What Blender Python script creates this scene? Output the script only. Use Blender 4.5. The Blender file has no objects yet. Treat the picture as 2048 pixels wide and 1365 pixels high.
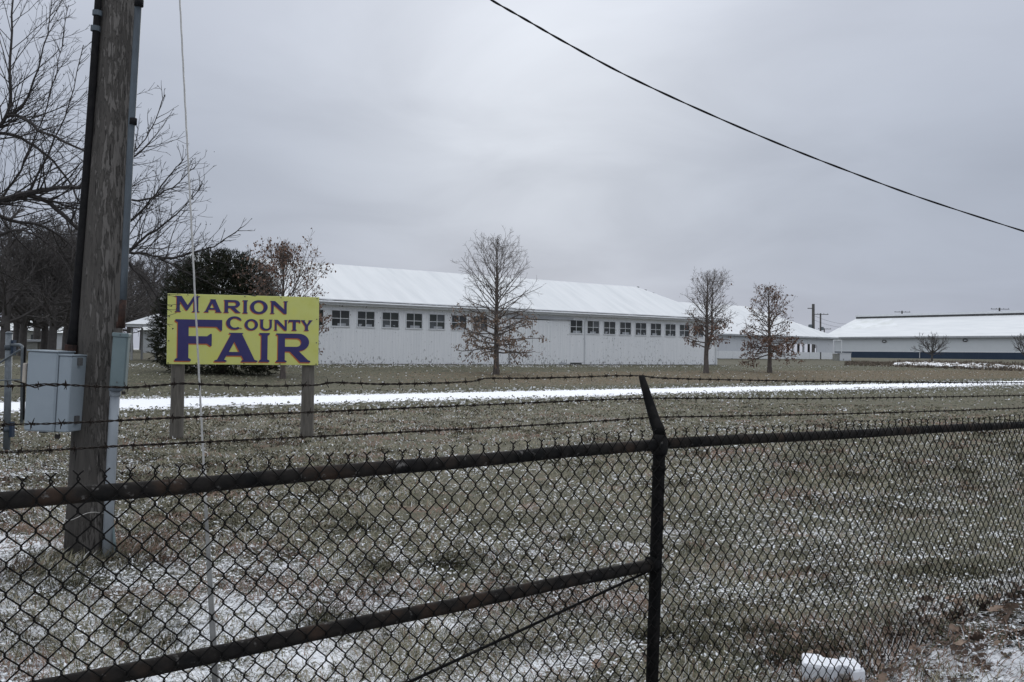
import bpy, math, random
import numpy as np
from mathutils import Vector, Matrix
from mathutils.geometry import tessellate_polygon

random.seed(7)
R = math.radians
SC = bpy.context.scene
COL = SC.collection

# ------------------------------------------------------------------ camera
W_, H_, F_ = 2048.0, 1365.0, 1886.0
EYE = Vector((0, 0, 1.6))
cam_d = bpy.data.cameras.new('camera')
cam = bpy.data.objects.new('camera', cam_d)
COL.objects.link(cam)
cam_d.sensor_width = 36
cam_d.lens = 36 * F_ / W_
cam_d.clip_start = 0.05
cam_d.clip_end = 6000
ROT = (Matrix.Rotation(R(90.744), 3, 'X') @ Matrix.Rotation(0.0116, 3, 'Z'))
cam.matrix_world = Matrix.Translation(EYE) @ ROT.to_4x4()
SC.camera = cam

# ------------------------------------------------------------------ sky and sun
SUN_EL, SUN_AZ = R(18), R(0.8)          # behind the cloud, ahead of the camera
w = bpy.data.worlds.new('World')
SC.world = w
w.use_nodes = True
nt = w.node_tree
nt.nodes.clear()
N = nt.nodes.new
L = nt.links.new


def vm(op, a, b=None):
    n = N('ShaderNodeMath')
    n.operation = op
    for i, v in enumerate((a, b)):
        if v is None:
            continue
        if isinstance(v, (int, float)):
            n.inputs[i].default_value = v
        else:
            L(v, n.inputs[i])
    return n.outputs[0]


out = N('ShaderNodeOutputWorld')
bg = N('ShaderNodeBackground')
bg.inputs['Strength'].default_value = 0.1
sky = N('ShaderNodeTexSky')
sky.sky_type = 'NISHITA'
sky.sun_disc = False
sky.sun_elevation = SUN_EL
sky.sun_rotation = SUN_AZ
tc = N('ShaderNodeTexCoord')
sep = N('ShaderNodeSeparateXYZ')
L(tc.outputs['Generated'], sep.inputs[0])
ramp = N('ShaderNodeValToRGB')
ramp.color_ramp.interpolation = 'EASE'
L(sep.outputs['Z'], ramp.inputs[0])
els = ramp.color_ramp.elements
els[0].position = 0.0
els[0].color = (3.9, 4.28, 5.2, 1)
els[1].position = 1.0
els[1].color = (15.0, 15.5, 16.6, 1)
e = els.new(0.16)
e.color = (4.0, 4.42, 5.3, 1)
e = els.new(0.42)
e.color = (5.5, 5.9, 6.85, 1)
e = els.new(0.66)  # added brighter band of sky above the view, lifts the walls
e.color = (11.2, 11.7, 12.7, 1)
# soft cloud structure on a flat deck
den = vm('ADD', vm('ABSOLUTE', sep.outputs['Z']), 0.22)
cmb = N('ShaderNodeCombineXYZ')
L(vm('DIVIDE', sep.outputs['X'], den), cmb.inputs[0])
L(vm('DIVIDE', sep.outputs['Y'], den), cmb.inputs[1])
nz = N('ShaderNodeTexNoise')
nz.inputs['Scale'].default_value = 1.7
nz.inputs['Detail'].default_value = 5
nz.inputs['Roughness'].default_value = 0.5
nz.inputs['Distortion'].default_value = 0.5
L(cmb.outputs[0], nz.inputs['Vector'])
cl = vm('ADD', vm('MULTIPLY', vm('SUBTRACT', nz.outputs['Fac'], 0.5), 0.26), 1.0)
# thin spot of the cloud in front of the sun
dot = N('ShaderNodeVectorMath')
dot.operation = 'DOT_PRODUCT'
L(tc.outputs['Generated'], dot.inputs[0])
GL = R(16.5)
dot.inputs[1].default_value = (math.sin(R(1.5)) * math.cos(GL), math.cos(R(1.5)) * math.cos(GL), math.sin(GL))
dp = vm('MAXIMUM', dot.outputs['Value'], 0.0)
g1 = vm('MULTIPLY', vm('POWER', dp, 60), 1.55)
g2 = vm('MULTIPLY', vm('POWER', dp, 14), 0.75)
glow = vm('MULTIPLY', vm('ADD', g1, g2), vm('ADD', vm('MULTIPLY', vm('SUBTRACT', nz.outputs['Fac'], 0.5), 1.6), 1.0))
sc1 = N('ShaderNodeVectorMath')
sc1.operation = 'SCALE'
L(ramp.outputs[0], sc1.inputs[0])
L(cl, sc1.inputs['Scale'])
gcol = N('ShaderNodeVectorMath')
gcol.operation = 'SCALE'
gcol.inputs[0].default_value = (1.0, 1.03, 1.0)
L(glow, gcol.inputs['Scale'])
addn = N('ShaderNodeVectorMath')
addn.operation = 'ADD'
L(sc1.outputs[0], addn.inputs[0])
L(gcol.outputs[0], addn.inputs[1])
mixs = N('ShaderNodeMix')
mixs.data_type = 'RGBA'
mixs.inputs[0].default_value = 0.985       # overcast: almost nothing of the clear sky shows
L(sky.outputs[0], mixs.inputs[6])
L(addn.outputs[0], mixs.inputs[7])
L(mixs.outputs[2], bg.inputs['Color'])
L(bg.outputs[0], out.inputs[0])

sun_d = bpy.data.lights.new('sun', 'SUN')
sun_d.energy = 0.9
sun_d.angle = R(25)
sun_d.color = (1, 0.97, 0.92)
sun = bpy.data.objects.new('sun', sun_d)
COL.objects.link(sun)
sdir = Vector((math.sin(SUN_AZ) * math.cos(SUN_EL), math.cos(SUN_AZ) * math.cos(SUN_EL), math.sin(SUN_EL)))
sun.rotation_euler = sdir.to_track_quat('Z', 'Y').to_euler()

SC.view_settings.view_transform = 'Standard'
SC.view_settings.look = 'None'
SC.view_settings.exposure = 0.0
SC.view_settings.gamma = 1.0
SC.render.engine = 'CYCLES'
SC.cycles.max_bounces = 6

# ------------------------------------------------------------------ frame of the place: t along the fence, s away from it
TH = math.atan2(2376.0, F_)
DX, DY = math.sin(TH), math.cos(TH)
NX, NY = -DY, DX
FROT = math.atan2(DY, DX)


def ray(px, py):
    v = ROT @ Vector(((px - W_ / 2) / F_, -(py - H_ / 2) / F_, -1))
    return v / v.y


def at(px, py, Y):
    """the point seen at this spot of the photograph, Y metres ahead"""
    return EYE + ray(px, py) * Y


def at_s(px, py, s):
    r = ray(px, py)
    return EYE + r * (s / (r.x * NX + r.y * NY))


def Wp(t, s, z=0.0):
    return Vector((t * DX + s * NX, t * DY + s * NY, z))


# ---- value noise in numpy
_rs = np.random.RandomState(3)
_tab = _rs.rand(256, 256)


def vnoise(x, y):
    x = np.asarray(x, float)
    y = np.asarray(y, float)
    xi = np.floor(x).astype(int)
    yi = np.floor(y).astype(int)
    fx = x - xi
    fy = y - yi
    fx = fx * fx * (3 - 2 * fx)
    fy = fy * fy * (3 - 2 * fy)
    a = _tab[xi & 255, yi & 255]
    b = _tab[(xi + 1) & 255, yi & 255]
    c = _tab[xi & 255, (yi + 1) & 255]
    d = _tab[(xi + 1) & 255, (yi + 1) & 255]
    return (a * (1 - fx) + b * fx) * (1 - fy) + (c * (1 - fx) + d * fx) * fy


def fbm(x, y, o=4):
    v = 0
    a = 0.5
    for k in range(o):
        v = v + a * vnoise(x * 2 ** k + 17.3 * k, y * 2 ** k + 9.1 * k)
        a *= 0.5
    return v / (1 - 0.5 ** o)


def smooth(x):
    x = np.clip(x, 0, 1)
    return x * x * (3 - 2 * x)


S_F, T_F = 2.566, 0.499                 # where the fence runs


def terr(x, y, micro=True):
    x = np.asarray(x, float)
    y = np.asarray(y, float)
    t = x * DX + y * DY
    s = x * NX + y * NY
    b = np.interp(s, [-50, 31, 36, 54.5, 85, 115, 200, 3000], [0, 0, .12, .78, 1.17, 1.42, 1.5, 1.4])
    b = b + (1.5 - b) * smooth((t - 105) / 65) * smooth((s - 40) / 35)
    b = b + .14 * np.exp(-((s - S_F + .1) / .55) ** 2) * smooth((t - 3.9) / 1.5)
    b = b - .10 * np.exp(-((s - 5.0) / 1.3) ** 2) * smooth((s - 3.0) / 1.0)
    r = np.hypot(x, y)
    b = b + .07 * (fbm(x / 2.7, y / 2.7, 2) - .5) * smooth((32 - s) / 8) * smooth((s - 8.5) / 4)
    if micro:
        b = b + .075 * (fbm(x / .42 + 31, y / .42, 3) - .5) * smooth((26 - r) / 16)
    return b


def gz(x, y):
    return float(terr(x, y, False))


def ground(px, py):
    """the ground point seen at this spot of the photograph"""
    r = ray(px, py)
    lo = 2.0
    Y = lo
    while Y < 400:
        p = EYE + r * Y
        if p.z <= gz(p.x, p.y):
            break
        Y *= 1.01
    p = EYE + r * Y
    return Vector((p.x, p.y, gz(p.x, p.y)))


# ------------------------------------------------------------------ materials
MATS = {}


class G:
    def __init__(s, name):
        s.m = bpy.data.materials.new(name)
        s.m.use_nodes = True
        s.nt = s.m.node_tree
        s.b = s.nt.nodes['Principled BSDF']
        MATS[name] = s.m

    def n(s, t):
        return s.nt.nodes.new(t)

    def l(s, a, b):
        s.nt.links.new(a, b)

    def set(s, sock, v):
        if isinstance(v, bpy.types.NodeSocket):
            s.l(v, sock)
        elif isinstance(v, tuple) and len(v) == 3 and sock.type == 'RGBA':
            sock.default_value = (*v, 1)
        else:
            sock.default_value = v

    def co(s, scale=(1, 1, 1), loc=(0, 0, 0), rot=(0, 0, 0)):
        a = s.n('ShaderNodeTexCoord')
        m = s.n('ShaderNodeMapping')
        s.l(a.outputs['Object'], m.inputs[0])
        m.inputs['Scale'].default_value = scale
        m.inputs['Location'].default_value = loc
        m.inputs['Rotation'].default_value = rot
        return m.outputs[0]

    def noise(s, vec, scale, detail=4, rough=.55, dist=0.0):
        a = s.n('ShaderNodeTexNoise')
        s.l(vec, a.inputs['Vector'])
        a.inputs['Scale'].default_value = scale
        a.inputs['Detail'].default_value = detail
        a.inputs['Roughness'].default_value = rough
        a.inputs['Distortion'].default_value = dist
        return a.outputs['Fac']

    def ma(s, op, a, b=0.0, clamp=False):
        n = s.n('ShaderNodeMath')
        n.operation = op
        n.use_clamp = clamp
        s.set(n.inputs[0], a)
        s.set(n.inputs[1], b)
        return n.outputs[0]

    def mr(s, v, a, b, c=0.0, d=1.0):
        n = s.n('ShaderNodeMapRange')
        n.interpolation_type = 'SMOOTHSTEP'
        s.set(n.inputs[0], v)
        for i, q in enumerate((a, b, c, d)):
            s.set(n.inputs[i + 1], q)
        return n.outputs[0]

    def ramp(s, f, stops):
        n = s.n('ShaderNodeValToRGB')
        s.l(f, n.inputs[0])
        el = n.color_ramp.elements
        el[0].position, el[1].position = stops[0][0], stops[-1][0]
        el[0].color, el[1].color = (*stops[0][1], 1), (*stops[-1][1], 1)
        for p, c in stops[1:-1]:
            q = el.new(p)
            q.color = (*c, 1)
        return n.outputs[0]

    def mix(s, f, a, b):
        n = s.n('ShaderNodeMix')
        n.data_type = 'RGBA'
        s.set(n.inputs[0], f)
        s.set(n.inputs[6], a)
        s.set(n.inputs[7], b)
        return n.outputs[2]

    def bump(s, h, st=.4, d=.02):
        n = s.n('ShaderNodeBump')
        n.inputs['Strength'].default_value = st
        n.inputs['Distance'].default_value = d
        s.l(h, n.inputs['Height'])
        s.l(n.outputs[0], s.b.inputs['Normal'])

    def fin(s, col, rough=.8, spec=.3, metal=0.0):
        s.set(s.b.inputs['Base Color'], col)
        s.set(s.b.inputs['Roughness'], rough)
        s.b.inputs['Specular IOR Level'].default_value = spec
        s.b.inputs['Metallic'].default_value = metal
        return s.m


def plain(name, c1, c2=None, scale=8, rough=.75, bump=.2, stretch=(1, 1, 1), metal=0.0, spec=.3, bd=.01, lo=.35, hi=.65):
    g = G(name)
    v = g.co(stretch)
    f = g.noise(v, scale, 6, .6)
    c2 = c2 or tuple(q * .7 for q in c1)
    col = g.ramp(f, [(lo, c1), (hi, c2)])
    if bump:
        g.bump(f, bump, bd)
    return g.fin(col, rough, spec, metal)


# ---- ground: frozen lawn dusted with snow
def ground_mat(name, on_path):
    g = G(name)
    v = g.co()
    rot = g.n('ShaderNodeVectorRotate')
    rot.rotation_type = 'Z_AXIS'
    g.l(v, rot.inputs['Vector'])
    rot.inputs['Angle'].default_value = -FROT
    sp = g.n('ShaderNodeSeparateXYZ')
    g.l(rot.outputs[0], sp.inputs[0])
    t, s = sp.outputs[0], sp.outputs[1]
    fine = g.noise(v, 14, 8, .68, .3)
    mid = g.noise(v, 1.6, 6, .6, .4)
    big = g.noise(v, .16, 4, .5, .2)
    strk = g.noise(g.co((.5, 2.4, 1)), 1.0, 6, .65)
    # lawn colours
    c = g.ramp(mid, [(.3, (.058, .062, .038)), (.48, (.088, .087, .058)), (.6, (.115, .106, .074)), (.74, (.135, .104, .078))])
    c = g.mix(g.mr(fine, .38, .62), g.mix(.6, c, (.034, .035, .023)), c)
    brown = g.ma('MULTIPLY', g.mr(s, 33, 36), g.mr(s, 47, 43))
    brown = g.ma('MULTIPLY', brown, g.mr(t, 18, 36))
    brown = g.ma('MULTIPLY', brown, g.mr(strk, .34, .5))
    c = g.mix(g.ma('MULTIPLY', brown, .8), c, g.mix(mid, (.140, .103, .063), (.115, .085, .053)))
    hf = g.noise(g.co((1, 1, 1), (1, 3, 0)), 95, 4, .7)
    c = g.mix(g.ma('MULTIPLY', g.mr(hf, .5, .62), .75), c, (.19, .17, .122))
    c = g.mix(g.ma('MULTIPLY', g.mr(hf, .46, .36), .6), c, (.025, .026, .017))
    rus = g.mr(g.noise(g.co((1, 1, 1), (13, 2, 0)), 1.3, 5, .65), .585, .66)
    c = g.mix(g.ma('MULTIPLY', rus, .6), c, (.19, .128, .098))
    mott = g.ma('MULTIPLY', g.mr(g.noise(g.co((.6, 1.6, 1), (7, 7, 0)), .9, 7, .7), .42, .62), g.mr(s, 14, 32))
    c = g.mix(g.ma('MULTIPLY', mott, .55), c, (.062, .062, .042))
    far = g.mr(s, 70, 90)
    c = g.mix(g.ma('MULTIPLY', far, .5), c, (.10, .095, .07))
    moss = g.mr(s, 2.6, 2.2)
    c = g.mix(g.ma('MULTIPLY', moss, .9), c, g.mix(fine, (.018, .022, .013), (.045, .040, .026)))
    # snow cover
    cr = g.n('ShaderNodeFloatCurve')
    g.l(g.ma('DIVIDE', s, 80.0), cr.inputs['Value'])
    cu = cr.mapping.curves[0]
    pts = [(0, .55), (3.0, .50), (4.6, .56), (5.6, .56), (6.8, .50), (8.5, .475), (12, .455), (16, .39), (20, .29), (24.3, .32), (26, .4), (31, .34), (33, .42), (40, .385), (47, .42), (52, .47), (54.5, .48), (60, .43), (80, .42)]
    cu.points[0].location = (0, pts[0][1])
    cu.points[1].location = (1, pts[-1][1])
    for a, b in pts[1:-1]:
        cu.points.new(a / 80, b)
    cr.mapping.update()
    crs = g.noise(g.co((.8, 1.5, 1), (5, 5, 0)), 2.6, 8, .74)
    fw = g.mr(s, 17, 33)
    lumpf = fw
    cov = g.ma('ADD', cr.outputs[0], g.ma('MULTIPLY', g.ma('SUBTRACT', big, .5), .36))
    cov = g.ma('ADD', cov, g.ma('MULTIPLY', g.ma('SUBTRACT', mid, .5), g.ma('ADD', .34, g.ma('MULTIPLY', moss, .5))))
    lump = g.ma('ADD', g.ma('MULTIPLY', fine, .36), g.ma('MULTIPLY', g.noise(g.co((1, 1, 1), (4, 2, 0)), 52, 6, .78), .64))
    lump = g.ma('ADD', g.ma('MULTIPLY', lump, g.ma('SUBTRACT', 1.0, fw)), g.ma('MULTIPLY', crs, fw))
    cov = g.ma('SUBTRACT', cov, g.ma('MULTIPLY', g.ma('MULTIPLY', g.mr(t, 1.0, 6.5), g.mr(s, 2.7, 3.4)), .15))
    drift = g.ma('MULTIPLY', g.ma('MULTIPLY', g.mr(t, 3.6, .6), g.mr(s, 10.5, 6.5)), g.mr(s, 2.6, 3.2))
    dn1 = g.noise(g.co((1.0, 1.7, 1), (21, 4, 0)), 1.9, 6, .66, .6)
    cov = g.ma('ADD', cov, g.ma('MULTIPLY', drift, g.ma('MULTIPLY', g.ma('SUBTRACT', dn1, .46), 1.15)))
    thr = g.ma('SUBTRACT', 1.0, cov)
    snow = g.mr(lump, g.ma('SUBTRACT', thr, .025), g.ma('ADD', thr, .035))
    # the snowed-in track
    wob = g.ma('ADD', g.ma('MULTIPLY', g.ma('SUBTRACT', mid, .5), 3.2), g.ma('MULTIPLY', g.ma('SUBTRACT', fine, .5), 3.6))
    wob = g.ma('ADD', wob, g.ma('MULTIPLY', g.ma('SUBTRACT', g.noise(v, .3, 3, .5), .5), 3.0))
    ss = g.ma('ADD', s, wob)
    prof = g.ma('MULTIPLY', g.mr(ss, 24.0, 27.6), g.mr(ss, 31.6, 29.9))
    grit = g.noise(g.co((1, 1, 1), (2, 8, 0)), 1.6, 9, .74)
    trk = g.mr(g.ma('ADD', prof, g.ma('MULTIPLY', g.ma('SUBTRACT', grit, .5), 1.9)), .38, .56)
    spk = g.mr(g.noise(g.co((.8, 2.2, 1), (9, 3, 0)), 3.4, 5, .65), .62, .69)
    trk = g.ma('MULTIPLY', trk, g.ma('SUBTRACT', 1.0, g.ma('MULTIPLY', spk, .65)))
    snow = g.ma('MAXIMUM', g.ma('MULTIPLY', snow, .9), trk)
    col = g.mix(snow, c, (.85, .865, .89))
    hgt = g.ma('ADD', fine, g.ma('MULTIPLY', snow, .25))
    g.bump(hgt, .55, .035)
    return g.fin(col, .9, .15)


ground_mat('ground', False)

g = G('heap_snow')
hn = g.noise(g.co((1, 1, 1.6)), 1.1, 6, .7)
c = g.mix(g.mr(hn, .50, .57), (.78, .79, .80), (.13, .11, .085))
g.fin(c, .9, .1)

# grass and other vertex-coloured stuff
g = G('blades')
a = g.n('ShaderNodeAttribute')
a.attribute_name = 'col'
g.fin(a.outputs['Color'], .85, .15)

g = G('pole_wood')
v = g.co((1, 1, .08))
f = g.noise(v, 26, 7, .65)
sx = g.n('ShaderNodeSeparateXYZ')
tco = g.n('ShaderNodeTexCoord')
g.l(tco.outputs['Object'], sx.inputs[0])
pt = g.ma('ADD', g.noise(g.co((1, 1, .15), (3, 1, 2)), 44, 7, .66, .35), g.mr(sx.outputs[0], -.12, .22, -.10, .085))
pt = g.ma('ADD', pt, g.ma('MULTIPLY', g.ma('SUBTRACT', g.noise(g.co((1, 1, .4)), 3, 3, .5), .5), .25))
pm = g.mr(pt, .52, .58)
c = g.ramp(f, [(.3, (.052, .049, .045)), (.6, (.082, .076, .069)), (.8, (.115, .106, .097))])
c = g.mix(pm, c, g.mix(f, (.105, .098, .090), (.165, .154, .142)))
ck = g.noise(g.co((1, 1, .045), (1, 7, 0)), 42, 4, .55)
c = g.mix(g.mr(ck, .655, .69), c, (.014, .013, .013))
sc2 = g.noise(g.co((.25, .25, 6), (5, 1, 0)), 9, 2, .5)
c = g.mix(g.ma('MULTIPLY', g.mr(sc2, .74, .77), .5), c, (.2, .19, .18))
g.bump(g.ma('ADD', f, g.ma('MULTIPLY', pm, .8)), .8, .02)
g.fin(c, .92, .1)

plain('post_wood', (.10, .092, .080), (.165, .152, .132), 22, .9, .6, (1, 1, .12), bd=.02)
plain('black_pipe', (.005, .005, .005), (.018, .016, .015), 26, .8, .5, spec=.1, bd=.004, lo=.5, hi=.78)
g = G('rail_pipe')
v = g.co()
f = g.noise(v, 34, 6, .65)
f2 = g.noise(v, 7, 5, .6)
c = g.ramp(f2, [(.40, (.008, .008, .008)), (.56, (.020, .0175, .0155)), (.70, (.040, .027, .020))])
c = g.mix(g.mr(f, .60, .70), c, (.12, .115, .108))
g.bump(f, .7, .005)
g.fin(c, .8, .1)
plain('mesh_wire', (.004, .004, .004), (.012, .011, .010), 60, .75, .3, spec=.1, bd=.002)
plain('barbed', (.008, .007, .006), (.026, .019, .015), 90, .8, .3, bd=.002, spec=.12)
plain('galvanised', (.17, .195, .215), (.12, .14, .155), 14, .5, .15, spec=.5)
plain('cabinet_grey', (.25, .29, .32), (.225, .262, .29), 3, .5, .05)
plain('meter_grey', (.14, .185, .192), (.115, .155, .162), 5, .5, .08)
plain('conduit_grey', (.085, .105, .122), (.055, .066, .076), 9, .55, .2, (1, 1, .4))
plain('conduit_pale', (.28, .31, .335), (.235, .26, .28), 6, .5, .1)
plain('rust', (.055, .028, .020), (.016, .012, .011), 16, .9, .5)
plain('black_cable', (.007, .007, .008), (.014, .0135, .0135), 20, .75, .3, spec=.1)
plain('brass_dark', (.035, .028, .022), (.016, .015, .014), 30, .5, .1)
plain('beige_plastic', (.40, .36, .30), (.33, .30, .26), 12, .6, .05)
plain('guy_steel', (.36, .355, .34), (.27, .27, .26), 40, .5, .2, spec=.5)
plain('guard_grey', (.21, .21, .20), (.14, .14, .135), 14, .7, .2)
g = G('sign_yellow')
f = g.noise(g.co((1, 1, 1)), 2.2, 5, .6)
sc_ = g.noise(g.co((9, 1, 2.2), (2, 0, 1), (0, .6, 0)), 1.5, 5, .6)
c = g.ramp(f, [(.3, (.64, .65, .155)), (.55, (.62, .64, .20)), (.75, (.58, .59, .14))])
c = g.mix(g.mr(sc_, .62, .74), c, (.62, .64, .33))  # pale glare streaks painted into the yellow
g.fin(c, .45, .4)
plain('sign_navy', (.040, .036, .135), (.050, .046, .155), 3, .5, 0)
plain('sign_orange', (.55, .16, .045), (.48, .14, .05), 4, .5, 0)
plain('sign_edge', (.42, .43, .40), (.33, .33, .3), 10, .6, 0)
plain('snow', (.74, .76, .77), (.68, .70, .715), 1.6, .85, .25, bd=.03)
plain('roof_snow', (.70, .715, .715), (.61, .63, .635), .55, .85, .3, (2.4, .35, .35), bd=.03, lo=.4, hi=.72)
plain('foam_white', (.80, .82, .85), (.74, .76, .79), 5, .7, .1)
plain('foam_inner', (.45, .42, .38), (.30, .28, .26), 10, .9, .1)
# white barn siding, paint flaking
g = G('siding')
oi = g.n('ShaderNodeTexCoord')
v = g.co((1, 1, .42))
fl = g.noise(v, 8.5, 7, .70, .2)
fl2 = g.noise(g.co((1, 1, .9), (3, 0, 0)), .33, 3, .5)
sp = g.n('ShaderNodeSeparateXYZ')
g.l(oi.outputs['Object'], sp.inputs[0])
low = g.mr(sp.outputs[2], 1.1, 0.0, 0.0, .07)
mask = g.ma('ADD', g.ma('ADD', fl, low), g.ma('MULTIPLY', g.ma('SUBTRACT', fl2, .5), .16))
c = g.ramp(g.noise(g.co((2.2, 1, .12)), 3, 4, .6), [(.3, (.76, .78, .79)), (.6, (.83, .845, .85)), (.8, (.85, .86, .865))])
c = g.mix(g.mr(mask, .61, .655), c, (.20, .195, .19))
g.fin(c, .7, .2)
plain('trim_white', (.76, .78, .79), (.66, .68, .69), 5, .6, .1)
plain('gutter_grey', (.46, .48, .50), (.36, .375, .39), 3, .6, .1, (.2, 1, 1))
plain('dark_edge', (.06, .06, .06), (.10, .10, .10), 2, .8, 0)
g = G('pane')
f = g.noise(g.co((1, 1, 1)), 1.2, 4, .6)
c = g.ramp(f, [(.3, (.012, .014, .014)), (.7, (.035, .040, .038))])
g.fin(c, .12, .5)
plain('pane_pale', (.055, .062, .066), (.10, .11, .115), 1.6, .15, 0, spec=.5)  # pale and green panes: differing reflections put into the colour
plain('pane_green', (.014, .022, .014), (.030, .034, .030), 2.2, .12, 0, spec=.5)
plain('pane_board', (.42, .44, .46), (.30, .32, .34), 3, .7, 0)
plain('steel_wall', (.66, .69, .70), (.63, .66, .67), .6, .5, 0)
plain('steel_blue', (.028, .046, .078), (.034, .054, .088), .8, .5, 0)
plain('roof_bare', (.60, .62, .60), (.76, .78, .79), .35, .8, 0)
g = G('peeling_white')
f = g.noise(g.co((1, 1, .8)), 1.3, 7, .7, .4)
m2 = g.noise(g.co(), .12, 2, .5)
c = g.mix(g.mr(g.ma('ADD', f, g.ma('MULTIPLY', g.ma('SUBTRACT', m2, .5), .5)), .62, .68), (.60, .62, .64), (.20, .20, .19))
g.fin(c, .7, .2)
plain('bark', (.15, .128, .113), (.085, .073, .066), 16, .95, .8, (1, 1, .25), bd=.02)
plain('bark_dark', (.050, .044, .042), (.030, .028, .027), 14, .95, .7, (1, 1, .3), bd=.02)
plain('bark_far', (.105, .096, .091), (.072, .067, .064), 5, .95, .3)
plain('oak_leaf', (.145, .082, .060), (.22, .145, .106), 3, .85, .1)
plain('oak_leaf_pale', (.28, .21, .158), (.18, .125, .092), 3, .85, .1)
plain('litter_leaf', (.092, .062, .045), (.042, .030, .024), 25, .85, .3, bd=.004)
plain('cedar_wood', (.06, .05, .042), None, 12, .95, .4)
plain('grey_pole', (.14, .135, .13), (.10, .098, .095), 4, .9, 0)
plain('house_white', (.50, .52, .53), (.43, .45, .46), 2, .7, 0)
plain('concrete', (.30, .30, .27), (.24, .24, .22), 4, .9, .1)
plain('yellow_paint', (.42, .38, .09), (.34, .31, .08), 6, .7, 0)
plain('shelter_wood', (.34, .35, .35), (.25, .26, .26), 8, .8, .1)
plain('twine', (.62, .60, .56), None, 20, .8, 0)


# ------------------------------------------------------------------ mesh helpers
class MB:
    def __init__(s):
        s.v, s.f = [], []

    def add(s, vs, fs):
        b = len(s.v)
        s.v.extend(vs)
        s.f.extend([tuple(i + b for i in q) for q in fs])

    def box(s, a, b, M=None):
        x0, y0, z0 = a
        x1, y1, z1 = b
        vs = [(x0, y0, z0), (x1, y0, z0), (x1, y1, z0), (x0, y1, z0), (x0, y0, z1), (x1, y0, z1), (x1, y1, z1), (x0, y1, z1)]
        if M is not None:
            vs = [tuple(M @ Vector(q)) for q in vs]
        s.add(vs, [(0, 3, 2, 1), (4, 5, 6, 7), (0, 1, 5, 4), (1, 2, 6, 5), (2, 3, 7, 6), (3, 0, 4, 7)])
        return s

    def bbox(s, a, b, r=.01, M=None):
        """box with chamfered vertical and top edges"""
        x0, y0, z0 = a
        x1, y1, z1 = b
        ring = lambda i, z: [(x0 + r + i, y0 + i, z), (x1 - r - i, y0 + i, z), (x1 - i, y0 + r + i, z), (x1 - i, y1 - r - i, z), (x1 - r - i, y1 - i, z), (x0 + r + i, y1 - i, z), (x0 + i, y1 - r - i, z), (x0 + i, y0 + r + i, z)]
        vs = ring(r * .6, z0) + ring(0, z0 + r) + ring(0, z1 - r) + ring(r * .6, z1)
        if M is not None:
            vs = [tuple(M @ Vector(q)) for q in vs]
        fs = [tuple(range(7, -1, -1)), tuple(range(24, 32))]
        for k in range(3):
            for i in range(8):
                j = (i + 1) % 8
                fs.append((k * 8 + i, k * 8 + j, k * 8 + 8 + j, k * 8 + 8 + i))
        s.add(vs, fs)
        return s

    def tube(s, pts, rad, sides=6, cap=True):
        pts = [Vector(p) for p in pts]
        n = len(pts)
        if not hasattr(rad, '__len__'):
            rad = [rad] * n
        d0 = (pts[-1] - pts[0])
        up = Vector((0, 0, 1)) if abs(d0.normalized().z) < .9 else Vector((1, 0, 0))
        vs = []
        cs = [(math.cos(2 * math.pi * k / sides), math.sin(2 * math.pi * k / sides)) for k in range(sides)]
        u = None
        for i, p in enumerate(pts):
            d = (pts[min(i + 1, n - 1)] - pts[max(i - 1, 0)])
            if d.length < 1e-9:
                d = Vector((0, 0, 1))
            d.normalize()
            if u is None:
                u = d.cross(up).normalized()
            else:
                u = u - d * u.dot(d)
                if u.length < 1e-6:
                    u = d.cross(up)
                u.normalize()
            v = d.cross(u)
            r = rad[i]
            for c, q in cs:
                vs.append((p.x + r * (u.x * c + v.x * q), p.y + r * (u.y * c + v.y * q), p.z + r * (u.z * c + v.z * q)))
        fs = []
        for i in range(n - 1):
            a = i * sides
            for k in range(sides):
                k2 = (k + 1) % sides
                fs.append((a + k, a + k2, a + sides + k2, a + sides + k))
        if cap:
            fs.append(tuple(range(sides - 1, -1, -1)))
            fs.append(tuple(range((n - 1) * sides, n * sides)))
        s.add(vs, fs)
        return s

    def poly(s, vs):
        s.add([tuple(q) for q in vs], [tuple(range(len(vs)))])
        return s

    def mesh(s, name, mat, smooth_=False):
        me = bpy.data.meshes.new(name)
        me.from_pydata(s.v, [], s.f)
        me.materials.append(MATS[mat])
        if smooth_:
            me.polygons.foreach_set('use_smooth', [True] * len(me.polygons))
        me.update()
        return me

    def build(s, name, mat, parent=None, smooth_=False, kind=None):
        o = bpy.data.objects.new(name, s.mesh(name, mat, smooth_))
        COL.objects.link(o)
        if parent:
            o.parent = parent
        if kind:
            o['kind'] = kind
        return o


def thing(name, label, cat, loc=(0, 0, 0), rz=0.0, group=None):
    o = bpy.data.objects.new(name, None)
    o.empty_display_size = .2
    COL.objects.link(o)
    o.location = loc
    o.rotation_euler = (0, 0, rz)
    o['label'] = label
    o['category'] = cat
    if group:
        o['group'] = group
    return o


def tag(o, label, cat, group=None):
    o['label'] = label
    o['category'] = cat
    if group:
        o['group'] = group
    return o


def inst(src, parent, loc=(0, 0, 0), rot=(0, 0, 0), scale=None):
    o = src.copy()
    COL.objects.link(o)
    o.parent = parent
    o.location = loc
    o.rotation_euler = rot
    if scale:
        o.scale = scale
    return o


def loc_(o, p):
    """world point into the frame of an unrotated-parent empty"""
    M = Matrix.Translation(o.location) @ Matrix.Rotation(o.rotation_euler.z, 4, 'Z')
    return M.inverted() @ Vector(p)


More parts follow.
